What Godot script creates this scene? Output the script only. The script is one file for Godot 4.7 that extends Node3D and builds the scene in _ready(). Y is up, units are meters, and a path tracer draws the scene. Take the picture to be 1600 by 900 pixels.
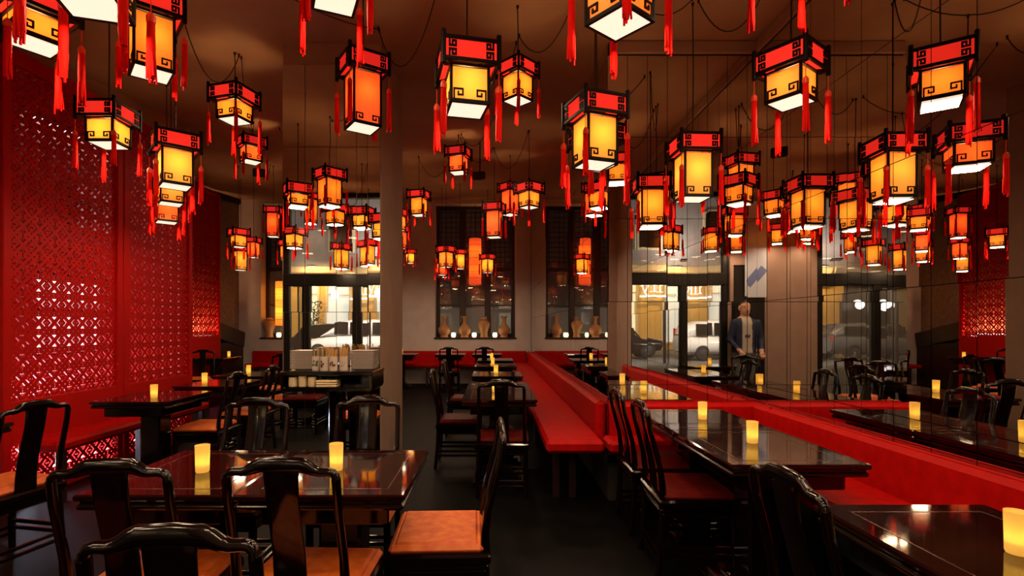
extends Node3D
# A dim restaurant hung with red palace lanterns. x right, y up, -z into the room; metres. The room is mirrored on the right, so its front (street side) is built too.

const EYE := 1.35
const BACK := 12.4          # back wall distance
const SIDE := 2.05          # right wall of the front part
const FACADE := 0.5         # street front, behind the camera
var taken := {}
var rng := RandomNumberGenerator.new()
var M := {}

# ---------------------------------------------------------------- nodes
func numbered(called: String) -> String:
	var n: int = taken.get(called, 0)
	taken[called] = n + 1
	return called if n == 0 else "%s_%03d" % [called, n]

func tag(o: Node3D, label := "", category := "", group := "", kind := "") -> Node3D:
	if label: o.set_meta("label", label)
	if category: o.set_meta("category", category)
	if group: o.set_meta("group", group)
	if kind: o.set_meta("kind", kind)
	return o

func thing(called: String, label: String, category: String, at := Vector3.ZERO, turn := 0.0, group := "") -> Node3D:
	var o := Node3D.new()
	o.name = numbered(called)
	add_child(o)
	o.position = at
	o.rotation_degrees.y = turn
	tag(o, label, category, group)
	return o

func part(called: String, st, m: Material, parent: Node3D) -> MeshInstance3D:
	var o := MeshInstance3D.new()
	o.name = called
	o.mesh = st if st is Mesh else st.commit()
	o.material_override = m
	parent.add_child(o, true)
	return o

func struct(called: String, st, m: Material, label := "") -> MeshInstance3D:
	var o := MeshInstance3D.new()
	o.name = numbered(called)
	o.mesh = st if st is Mesh else st.commit()
	o.material_override = m
	add_child(o)
	tag(o, label, "", "", "structure")
	return o

func copy_of(o: Node3D, at: Vector3, turn: float, label: String, group := "") -> Node3D:
	var stem: String = o.name
	if stem.length() > 4 and stem[stem.length() - 4] == "_" and stem.right(3).is_valid_int(): stem = stem.left(-4)
	var c: Node3D = o.duplicate()
	c.name = numbered(stem)
	add_child(c)
	c.position = at
	c.rotation_degrees.y = turn
	c.set_meta("label", label)
	if group: c.set_meta("group", group)
	return c

# ---------------------------------------------------------------- shapes
func begin() -> SurfaceTool:
	var st := SurfaceTool.new()
	st.begin(Mesh.PRIMITIVE_TRIANGLES)
	return st

func tri(st: SurfaceTool, p: Array, n: Array, uv := [Vector2.ZERO, Vector2.ZERO, Vector2.ZERO]) -> void:
	var a: Vector3 = p[0]; var b: Vector3 = p[1]; var c: Vector3 = p[2]
	var order := [0, 1, 2]
	if (c - a).cross(b - a).dot(n[0] + n[1] + n[2]) < 0.0: order = [0, 2, 1]
	for i in order:
		st.set_normal(n[i]); st.set_uv(uv[i]); st.add_vertex(p[i])

func quad(st: SurfaceTool, a: Vector3, b: Vector3, c: Vector3, d: Vector3, n: Vector3) -> void:
	tri(st, [a, b, c], [n, n, n], [Vector2(0, 1), Vector2(1, 1), Vector2(1, 0)])
	tri(st, [a, c, d], [n, n, n], [Vector2(0, 1), Vector2(1, 0), Vector2(0, 0)])

func box(st: SurfaceTool, c: Vector3, s: Vector3, r := 0.0, b := Basis.IDENTITY) -> void:
	# a box with chamfered edges of width r
	var h := s / 2.0
	r = minf(r, minf(h.x, minf(h.y, h.z)) * 0.95)
	var v := func(x: float, y: float, z: float) -> Vector3: return c + b * Vector3(x, y, z)
	for axis in 3:
		for s1 in [-1.0, 1.0]:
			var n := Vector3.ZERO; n[axis] = s1
			var u := (axis + 1) % 3; var w := (axis + 2) % 3
			var pts := []
			for k in [[-1, -1], [1, -1], [1, 1], [-1, 1]]:
				var q := Vector3.ZERO
				q[axis] = s1 * h[axis]; q[u] = k[0] * (h[u] - r); q[w] = k[1] * (h[w] - r)
				pts.append(c + b * q)
			quad(st, pts[0], pts[1], pts[2], pts[3], b * n)
			if r > 0.0:
				for s2 in [-1.0, 1.0]:
					var m := Vector3.ZERO; m[u] = s2
					var e := []
					for k in [[0, -1], [0, 1], [1, 1], [1, -1]]:
						var q := Vector3.ZERO
						q[axis] = s1 * (h[axis] - (r if k[0] == 1 else 0.0)); q[u] = s2 * (h[u] - (0.0 if k[0] == 1 else r)); q[w] = k[1] * (h[w] - r)
						e.append(c + b * q)
					quad(st, e[0], e[1], e[2], e[3], b * (n + m).normalized())
	if r > 0.0:
		for x in [-1.0, 1.0]:
			for y in [-1.0, 1.0]:
				for z in [-1.0, 1.0]:
					var n := (b * Vector3(x, y, z)).normalized()
					tri(st, [v.call(x * h.x, y * (h.y - r), z * (h.z - r)), v.call(x * (h.x - r), y * h.y, z * (h.z - r)), v.call(x * (h.x - r), y * (h.y - r), z * h.z)], [n, n, n])

func bar(st: SurfaceTool, a: Vector3, z: Vector3, w: float, t: float, r := 0.0, up := Vector3.UP) -> void:
	# a straight batten from a to z, w wide and t thick
	var d := (z - a).normalized()
	if absf(d.dot(up)) > 0.98: up = Vector3.RIGHT
	var x := up.cross(d).normalized()
	box(st, (a + z) / 2.0, Vector3(w, t, a.distance_to(z)), r, Basis(x, d.cross(x).normalized(), d))

func sweep(st: SurfaceTool, pts: Array, rad: Array, side: Vector3, seg := 10, power := 1.0) -> void:
	# a tube along pts; rad[i] = Vector2(half size along side, half size across); power < 1 makes it squarer
	var rings := []
	var norms := []
	for i in pts.size():
		var d: Vector3 = (pts[mini(i + 1, pts.size() - 1)] - pts[maxi(i - 1, 0)]).normalized()
		var s := (side - d * side.dot(d)).normalized()
		var u := d.cross(s)
		var q: Vector2 = rad[mini(i, rad.size() - 1)]
		var ring := []; var nn := []
		for k in seg:
			var a := TAU * k / seg
			var cx := signf(cos(a)) * pow(absf(cos(a)), power)
			var cy := signf(sin(a)) * pow(absf(sin(a)), power)
			ring.append(pts[i] + s * cx * q.x + u * cy * q.y)
			nn.append((s * cos(a) * q.y + u * sin(a) * q.x).normalized())
		rings.append(ring); norms.append(nn)
	for i in pts.size() - 1:
		for k in seg:
			var l := (k + 1) % seg
			tri(st, [rings[i][k], rings[i + 1][k], rings[i + 1][l]], [norms[i][k], norms[i + 1][k], norms[i + 1][l]])
			tri(st, [rings[i][k], rings[i + 1][l], rings[i][l]], [norms[i][k], norms[i + 1][l], norms[i][l]])
	for e in [0, pts.size() - 1]:
		var n: Vector3 = (pts[e] - pts[1 if e == 0 else e - 1]).normalized()
		for k in seg: tri(st, [pts[e], rings[e][k], rings[e][(k + 1) % seg]], [n, n, n])

func tube(st: SurfaceTool, pts: Array, r: float, seg := 6) -> void:
	var d: Vector3 = (pts[1] - pts[0]).normalized()
	sweep(st, pts, [Vector2(r, r)], Vector3.RIGHT if absf(d.x) < 0.8 else Vector3.UP, seg)

func lathe(st: SurfaceTool, prof: Array, seg := 20, at := Vector3.ZERO, b := Basis.IDENTITY) -> void:
	# prof: Vector2(radius, height) from bottom to top
	for i in prof.size() - 1:
		var p: Vector2 = prof[i]; var q: Vector2 = prof[i + 1]
		var t := (q - p).normalized()
		var t0: Vector2 = (q - prof[i - 1]).normalized() if i > 0 else t
		var t1: Vector2 = (prof[i + 2] - p).normalized() if i + 2 < prof.size() else t
		if t0.dot(t) < 0.6: t0 = t
		if t1.dot(t) < 0.6: t1 = t
		for k in seg:
			var a := TAU * k / seg; var c := TAU * (k + 1) / seg
			var da := Vector3(cos(a), 0, sin(a)); var dc := Vector3(cos(c), 0, sin(c))
			var P := [at + b * (da * p.x + Vector3(0, p.y, 0)), at + b * (da * q.x + Vector3(0, q.y, 0)), at + b * (dc * q.x + Vector3(0, q.y, 0)), at + b * (dc * p.x + Vector3(0, p.y, 0))]
			var N := [b * (da * t0.y - Vector3(0, t0.x, 0)), b * (da * t1.y - Vector3(0, t1.x, 0)), b * (dc * t1.y - Vector3(0, t1.x, 0)), b * (dc * t0.y - Vector3(0, t0.x, 0))]
			if q.x > 1e-5: tri(st, [P[0], P[1], P[2]], [N[0], N[1], N[2]])
			if p.x > 1e-5: tri(st, [P[0], P[2], P[3]], [N[0], N[2], N[3]])

func ball(st: SurfaceTool, c: Vector3, r: Vector3, seg := 14) -> void:
	var prof := []
	for i in 9:
		var a := -PI / 2 + PI * i / 8
		prof.append(Vector2(cos(a), sin(a)))
	lathe(st, prof, seg, c, Basis.from_scale(r))

func sheet(w: float, h: float) -> SurfaceTool:
	var st := begin()
	quad(st, Vector3(-w / 2.0, -h / 2.0, 0), Vector3(w / 2.0, -h / 2.0, 0), Vector3(w / 2.0, h / 2.0, 0), Vector3(-w / 2.0, h / 2.0, 0), Vector3.BACK)
	return st

func pane(w: float, h: float, t := 0.003) -> SurfaceTool:
	var st := begin()
	box(st, Vector3.ZERO, Vector3(w, h, t))
	return st

# ---------------------------------------------------------------- materials
func mat(c: Color, rough := 0.6, metal := 0.0, spec := 0.5) -> StandardMaterial3D:
	var m := StandardMaterial3D.new()
	m.albedo_color = c
	m.roughness = rough
	m.metallic = metal
	m.metallic_specular = spec
	return m

func lin(r: float, g: float, b: float) -> Color: return Color(r, g, b).linear_to_srgb()

func glow(c: Color, e: float, base := Color(0.5, 0.5, 0.5), through := Color.BLACK) -> StandardMaterial3D:
	var m := mat(base, 0.8)
	m.emission_enabled = true
	m.emission = c
	m.emission_energy_multiplier = e
	if through != Color.BLACK:
		m.backlight_enabled = true
		m.backlight = through
	return m

func noisy(m: StandardMaterial3D, lo: Color, hi: Color, freq: float, scale: float, bump := 0.0, seed_ := 1, octaves := 5) -> StandardMaterial3D:
	var nz := FastNoiseLite.new()
	nz.seed = seed_; nz.frequency = freq; nz.fractal_octaves = octaves
	var g := Gradient.new()
	g.set_color(0, lo); g.set_color(1, hi)
	var t := NoiseTexture2D.new()
	t.width = 512; t.height = 512; t.seamless = true; t.noise = nz; t.color_ramp = g
	m.albedo_color = Color.WHITE
	m.albedo_texture = t
	m.uv1_triplanar = true; m.uv1_world_triplanar = true
	m.uv1_scale = Vector3.ONE * scale
	if bump > 0.0:
		var u := NoiseTexture2D.new()
		u.width = 512; u.height = 512; u.seamless = true; u.noise = nz
		m.heightmap_enabled = true; m.heightmap_texture = u; m.heightmap_scale = bump
	return m

func materials() -> void:
	M.ceiling = noisy(mat(Color.WHITE, 0.9), Color(0.58, 0.44, 0.34), Color(0.66, 0.51, 0.40), 0.006, 0.35, 0.0, 3)
	M.plaster = noisy(mat(Color.WHITE, 0.9), Color(0.76, 0.72, 0.71), Color(0.82, 0.78, 0.77), 0.01, 0.5, 0.06, 5)
	M.brick = noisy(mat(Color.WHITE, 0.9), Color(0.42, 0.35, 0.31), Color(0.52, 0.44, 0.39), 0.02, 0.8, 0.4, 6)
	M.brown = noisy(mat(Color.WHITE, 0.85), Color(0.60, 0.50, 0.45), Color(0.66, 0.55, 0.50), 0.01, 0.5, 0.05, 7)
	M.floor = noisy(mat(Color.WHITE, 0.5, 0.0, 0.2), Color(0.035, 0.030, 0.028), Color(0.065, 0.056, 0.053), 0.015, 0.6, 0.03, 8)
	M.lacquer = noisy(mat(Color.WHITE, 0.055, 0.0, 0.6), Color(0.10, 0.028, 0.025), Color(0.16, 0.045, 0.035), 0.01, 1.2, 0.0, 9)
	M.lacquer_edge = mat(Color(0.09, 0.03, 0.025), 0.14, 0.0, 0.6)
	M.chair = mat(Color(0.05, 0.014, 0.012), 0.11, 0.0, 0.5)
	M.inlay = mat(Color(0.26, 0.11, 0.07), 0.2, 0.0, 0.6)
	M.leather = noisy(mat(Color.WHITE, 0.5, 0.0, 0.2), Color(0.62, 0.025, 0.018), Color(0.73, 0.045, 0.026), 0.012, 1.5, 0.12, 10)
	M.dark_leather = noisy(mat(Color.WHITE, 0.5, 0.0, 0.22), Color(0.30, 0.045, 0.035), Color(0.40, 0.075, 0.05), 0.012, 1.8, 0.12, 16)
	M.pillar = noisy(mat(Color.WHITE, 0.9), Color(0.56, 0.45, 0.38), Color(0.62, 0.50, 0.43), 0.01, 0.5, 0.05, 17)
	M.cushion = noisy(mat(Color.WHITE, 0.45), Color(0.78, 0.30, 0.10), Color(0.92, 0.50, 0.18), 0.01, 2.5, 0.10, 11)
	M.redwood = mat(Color(0.70, 0.045, 0.03), 0.6, 0.0, 0.25)
	M.mirror = mat(Color(0.90, 0.88, 0.86), 0.0, 1.0)
	M.backing = mat(Color(0.20, 0.18, 0.17), 0.7)
	M.black = mat(Color(0.035, 0.03, 0.03), 0.4)
	M.darkwood = mat(Color(0.16, 0.06, 0.05), 0.45)
	M.frame = mat(Color(0.04, 0.014, 0.012), 0.5, 0.0, 0.3)
	M.cable = mat(Color(0.03, 0.025, 0.022), 0.6)
	M.tassel = mat(Color(0.86, 0.065, 0.03), 0.8, 0.0, 0.2)
	M.tassel.rim_enabled = true; M.tassel.rim = 0.1; M.tassel.rim_tint = 1.0
	M.tassel_cap = mat(Color(0.88, 0.24, 0.10), 0.5)
	M.tray = [glow(lin(0.74, 0.022, 0.012), 1.0, Color(0.8, 0.1, 0.06), Color(0.25, 0.02, 0.01)), null, glow(lin(0.55, 0.014, 0.01), 1.0, Color(0.75, 0.08, 0.05), Color(0.2, 0.015, 0.008))]
	M.tray[1] = M.tray[0]
	var weave := lin(0.34, 0.30, 0.14)
	M.shade = [glow(lin(0.50, 0.040, 0.005), 1.0, weave, lin(0.48, 0.175, 0.021)), glow(lin(0.54, 0.070, 0.007), 1.0, weave, lin(0.58, 0.30, 0.042)), glow(lin(0.54, 0.014, 0.006), 1.0, weave, lin(0.48, 0.078, 0.012))]
	M.diffuser = glow(Color(1.0, 0.93, 0.82), 1.05, Color(0.9, 0.9, 0.88), Color(0.2, 0.18, 0.14))
	M.bulb = glow(Color(1.0, 0.85, 0.6), 0.8)
	M.votive = glow(lin(0.55, 0.20, 0.010), 1.0, lin(0.40, 0.36, 0.20), lin(0.32, 0.30, 0.12))
	M.wax = glow(lin(0.9, 0.7, 0.3), 0.8, Color(0.95, 0.9, 0.75))
	M.white_votive = glow(lin(1.0, 0.86, 0.55), 1.6, Color(0.9, 0.9, 0.85))
	M.vase = noisy(mat(Color.WHITE, 0.25), Color(0.62, 0.42, 0.28), Color(0.80, 0.62, 0.44), 0.06, 3.0, 0.25, 12)
	M.paper = glow(lin(0.62, 0.025, 0.012), 0.9, lin(0.4, 0.35, 0.25), lin(0.5, 0.16, 0.02))
	M.paper_orange = glow(lin(0.7, 0.16, 0.02), 0.9, lin(0.4, 0.35, 0.25), lin(0.65, 0.42, 0.10))
	M.china = mat(Color(0.80, 0.74, 0.70), 0.25)
	M.linen = mat(Color(0.86, 0.78, 0.62), 0.8)
	M.bamboo = mat(Color(0.80, 0.62, 0.36), 0.6)
	M.green = mat(Color(0.30, 0.36, 0.26), 0.6)
	M.ink = mat(Color(0.36, 0.26, 0.16), 0.6)
	M.plastic = mat(Color(0.02, 0.02, 0.02), 0.45)
	M.glass = mat(Color(1, 1, 1, 0.06), 0.02)
	M.glass.transparency = BaseMaterial3D.TRANSPARENCY_ALPHA
	M.carglass = mat(Color(0.03, 0.035, 0.04), 0.05, 0.0, 0.6)
	M.rubber = mat(Color(0.03, 0.03, 0.03), 0.7)
	M.chrome = mat(Color(0.7, 0.7, 0.72), 0.2, 1.0)
	M.asphalt = noisy(mat(Color.WHITE, 0.8), Color(0.32, 0.32, 0.33), Color(0.40, 0.40, 0.41), 0.03, 0.5, 0.1, 13)
	M.ochre = noisy(mat(Color.WHITE, 0.9), Color(0.84, 0.68, 0.36), Color(0.88, 0.73, 0.42), 0.01, 0.3, 0.05, 14)
	M.greywall = noisy(mat(Color.WHITE, 0.9), Color(0.58, 0.57, 0.57), Color(0.64, 0.62, 0.62), 0.01, 0.3, 0.05, 15)
	M.shop = glow(lin(1.0, 0.90, 0.58), 1.2, Color(0.8, 0.8, 0.7))
	M.shop_cool = glow(lin(0.75, 0.85, 0.78), 0.9, Color(0.8, 0.8, 0.8))
	M.globe = glow(Color(1, 1, 1), 2.5)
	M.shopdark = mat(Color(0.10, 0.10, 0.11), 0.3)
	M.cream = mat(Color(0.86, 0.80, 0.66), 0.8)
	M.frosted = glow(lin(0.88, 0.92, 1.0), 1.6, Color(0.8, 0.8, 0.8))
	M.frosted_rose = glow(lin(0.34, 0.24, 0.26), 0.8, Color(0.6, 0.5, 0.5))
	M.poster = mat(Color(0.80, 0.84, 0.92), 0.6)
	M.poster_blue = mat(Color(0.42, 0.50, 0.72), 0.6)

# ---------------------------------------------------------------- the room
func roof_at(d: float) -> float: return 3.55 if d < 4.06 else 3.55 + (d - 4.06) * 0.096   # d: distance in front of the camera

func slab(called: String, a: Vector3, z: Vector3, m: Material, label := "") -> MeshInstance3D:
	var st := begin()
	box(st, (a + z) / 2.0, (z - a).abs())
	return struct(called, st, m, label)

func mirror_wall(wall: Node3D, origin: Vector3, along: Vector3, out: Vector3, cuts: Array, rows: Array) -> void:
	# single panes, each very slightly out of true, standing 4 mm apart on a dark backing
	var b := Basis(along, Vector3.UP, out)
	for i in cuts.size() - 1:
		for j in rows.size() - 1:
			var w: float = cuts[i + 1] - cuts[i] - 0.004
			var h: float = rows[j + 1] - rows[j] - 0.004
			if w < 0.02: continue
			var p := part("mirror_pane", pane(w, h, 0.006), M.mirror, wall)
			var t := Basis.from_euler(Vector3(rng.randf_range(-1, 1), rng.randf_range(-1, 1), 0) * deg_to_rad(0.10))
			p.transform = Transform3D(b * t, origin + along * (cuts[i] + cuts[i + 1]) / 2.0 + Vector3.UP * (rows[j] + rows[j + 1]) / 2.0 + out * 0.008)

func lattice_mesh(w: float, h: float, period: float, t: float) -> ArrayMesh:
	# a carved board in the xy plane: diagonal crosses, chevron slots and round-ish holes, repeated every period
	var u := period / 16.0
	var V := PackedVector3Array(); var N := PackedVector3Array()
	var hole := func(i: int, j: int) -> bool:
		var x := fposmod(i + j + 1 + 8.0, 16.0) - 8.0
		var y := fposmod(i - j + 8.0, 16.0) - 8.0
		var a := (x + y) / 2.0; var c := (x - y) / 2.0
		var A := int(floorf(absf(a))); var B := int(floorf(absf(c)))
		var lo := mini(A, B); var hi := maxi(A, B)
		if lo == 1 and hi == 6: return true
		if A == 3 and B == 3: return true
		if a * c > 0.0: return lo == 1 and hi <= 4
		return lo >= 1 and hi <= 2 or lo == 1 and hi == 3
	var add := func(a: Vector3, b: Vector3, c: Vector3, d: Vector3, n: Vector3) -> void:
		if (c - a).cross(b - a).dot(n) < 0.0: V.append_array(PackedVector3Array([a, c, b, a, d, c]))
		else: V.append_array(PackedVector3Array([a, b, c, a, c, d]))
		for k in 6: N.append(n)
	var nx := int(w / u) + 1; var ny := int(h / u) + 1
	for x in range(0, nx):
		for y in range(0, ny):
			if (x + y) % 2 == 0: continue
			var i := (x + y - 1) / 2; var j := (x - y - 1) / 2
			if (x - y - 1) < 0: j = floori((x - y - 1) / 2.0)
			if hole.call(i, j): continue
			var c := Vector3(x * u - w / 2.0, y * u, 0)
			var P := [c + Vector3(u, 0, 0), c + Vector3(0, u, 0), c - Vector3(u, 0, 0), c - Vector3(0, u, 0)]
			var f := Vector3(0, 0, t / 2.0)
			add.call(P[0] + f, P[1] + f, P[2] + f, P[3] + f, Vector3.BACK)
			add.call(P[0] - f, P[1] - f, P[2] - f, P[3] - f, Vector3.FORWARD)
			# right-up edge borders (i+1, j); left-up (i, j-1); left-down (i-1, j); right-down (i, j+1)
			for e in [[0, 1, i + 1, j, Vector3(1, 1, 0)], [1, 2, i, j - 1, Vector3(-1, 1, 0)], [2, 3, i - 1, j, Vector3(-1, -1, 0)], [3, 0, i, j + 1, Vector3(1, -1, 0)]]:
				if hole.call(e[2], e[3]):
					add.call(P[e[0]] + f, P[e[1]] + f, P[e[1]] - f, P[e[0]] - f, (e[4] as Vector3).normalized())
	var arr := []
	arr.resize(Mesh.ARRAY_MAX)
	arr[Mesh.ARRAY_VERTEX] = V; arr[Mesh.ARRAY_NORMAL] = N
	var am := ArrayMesh.new()
	am.add_surface_from_arrays(Mesh.PRIMITIVE_TRIANGLES, arr)
	return am

func screen(label: String, x: float, d0: float, d1: float, y0: float, y1: float, period: float, low: bool) -> void:
	# a standing lattice screen along z at x between distances d0 and d1
	var t := thing("lattice_screen", label, "screen", Vector3(x, 0, -(d0 + d1) / 2.0), 90)
	var w := d1 - d0
	var la := part("lattice", lattice_mesh(w - 0.02, y1 - y0, period, 0.013 if low else 0.008), M.redwood, t)
	la.position = Vector3(0, y0, 0)
	var top := y1 + (0.10 if low else 0.05)
	for s in [-1.0, 1.0]:
		var st := begin()
		box(st, Vector3(s * (w / 2.0), top / 2.0, 0), Vector3(0.07, top, 0.075), 0.006)
		part("stile", st, M.redwood, t)
	var r := begin()
	box(r, Vector3(0, (y1 + top) / 2.0, 0), Vector3(w - 0.07, top - y1 + 0.02, 0.07), 0.005)
	part("top_rail", r, M.redwood, t)
	var p := begin()
	if low:
		box(p, Vector3(0, (0.44 + y0) / 2.0, 0), Vector3(w - 0.07, y0 - 0.44, 0.06), 0.005)
		part("dado_panel", p, M.redwood, t)
		var l2 := part("lattice", lattice_mesh(w - 0.02, 0.36, period, 0.013), M.redwood, t)
		l2.position = Vector3(0, 0.08, 0)
		var k := begin()
		box(k, Vector3(0, 0.04, 0), Vector3(w - 0.07, 0.08, 0.07), 0.005)
		part("bottom_rail", k, M.redwood, t)
	else:
		box(p, Vector3(0, y0 / 2.0, 0), Vector3(w - 0.07, y0, 0.06), 0.005)
		part("dado_panel", p, M.redwood, t)

func back_window(n: int, x0: float, x1: float) -> void:
	# dark casement set deep in the back wall
	var w := Node3D.new()
	w.name = "window_%d" % n
	add_child(w)
	tag(w, "", "", "", "structure")
	var z := -(BACK + 0.30)
	var y0 := 1.09; var y1 := 4.25
	var dx := x1 - x0
	var st := begin()
	for x in [x0 + 0.04, x0 + dx * 0.335, x0 + dx * 0.655, x1 - 0.04]:
		box(st, Vector3(x, (y0 + y1) / 2.0, z), Vector3(0.15 if x > x0 + 0.1 and x < x1 - 0.1 else 0.09, y1 - y0, 0.07), 0.008)
	for y in [y0 + 0.04, 2.72, y1 - 0.05]:
		box(st, Vector3((x0 + x1) / 2.0, y, z), Vector3(dx, 0.10, 0.065), 0.008)
	box(st, Vector3((x0 + x1) / 2.0, 1.86, z), Vector3(dx, 0.03, 0.04), 0.004)
	part("window_frame", st, M.darkwood, w)
	var mu := begin()
	for k in range(1, 16): box(mu, Vector3(x0 + dx * k / 16.0, 3.5, z + 0.005), Vector3(0.008, 1.4, 0.012))
	for k in range(1, 12): box(mu, Vector3((x0 + x1) / 2.0, 2.78 + 0.12 * k, z + 0.005), Vector3(dx, 0.008, 0.012))
	part("muntin", mu, M.frame, w)
	var edges := [x0 + 0.04, x0 + dx * 0.335, x0 + dx * 0.655, x1 - 0.04]
	for k in 3:
		for band in [[y0 + 0.05, 2.70], [2.74, y1 - 0.06]]:
			var g := begin()
			box(g, Vector3((edges[k] + edges[k + 1]) / 2.0, (band[0] + band[1]) / 2.0, z - 0.01), Vector3(edges[k + 1] - edges[k], band[1] - band[0], 0.006))
			part("glass", g, M.glass, w)
	for k in [1, 2]:
		var h := begin()
		box(h, Vector3(edges[k] - 0.04, 1.52, z + 0.05), Vector3(0.018, 0.16, 0.03), 0.004)
		part("handle", h, M.chrome, w)
	var sl := begin()
	box(sl, Vector3((x0 + x1) / 2.0, y0 - 0.02, -(BACK + 0.14)), Vector3(dx + 0.06, 0.04, 0.34), 0.01)
	part("window_sill", sl, M.darkwood, w)

func front_window(n: int, x0: float, x1: float, posts: Array) -> void:
	var w := Node3D.new()
	w.name = "window_%d" % n
	add_child(w)
	tag(w, "", "", "", "structure")
	var st := begin()
	var z := FACADE + 0.06
	for x in [x0 + 0.05, x1 - 0.05]: box(st, Vector3(x, 1.76, z), Vector3(0.10, 3.52, 0.10), 0.01)
	for x in posts: box(st, Vector3(x, 1.05, z), Vector3(0.13, 2.1, 0.11), 0.01)
	box(st, Vector3((x0 + x1) / 2.0, 2.12, z), Vector3(x1 - x0, 0.20, 0.12), 0.01)
	box(st, Vector3((x0 + x1) / 2.0, 3.50, z), Vector3(x1 - x0, 0.08, 0.10), 0.01)
	box(st, Vector3((x0 + x1) / 2.0, 0.08, z), Vector3(x1 - x0, 0.16, 0.10), 0.01)
	part("window_frame", st, M.black, w)
	var xs := [x0 + 0.1] + posts + [x1 - 0.1]
	for k in xs.size() - 1:
		var g := begin()
		box(g, Vector3((xs[k] + xs[k + 1]) / 2.0, 1.1, z), Vector3(xs[k + 1] - xs[k], 1.9, 0.008))
		part("glass", g, M.glass, w)
	var g2 := begin()
	box(g2, Vector3((x0 + x1) / 2.0, 2.84, z), Vector3(x1 - x0 - 0.2, 1.24, 0.008))
	part("glass", g2, M.glass, w)

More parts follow.
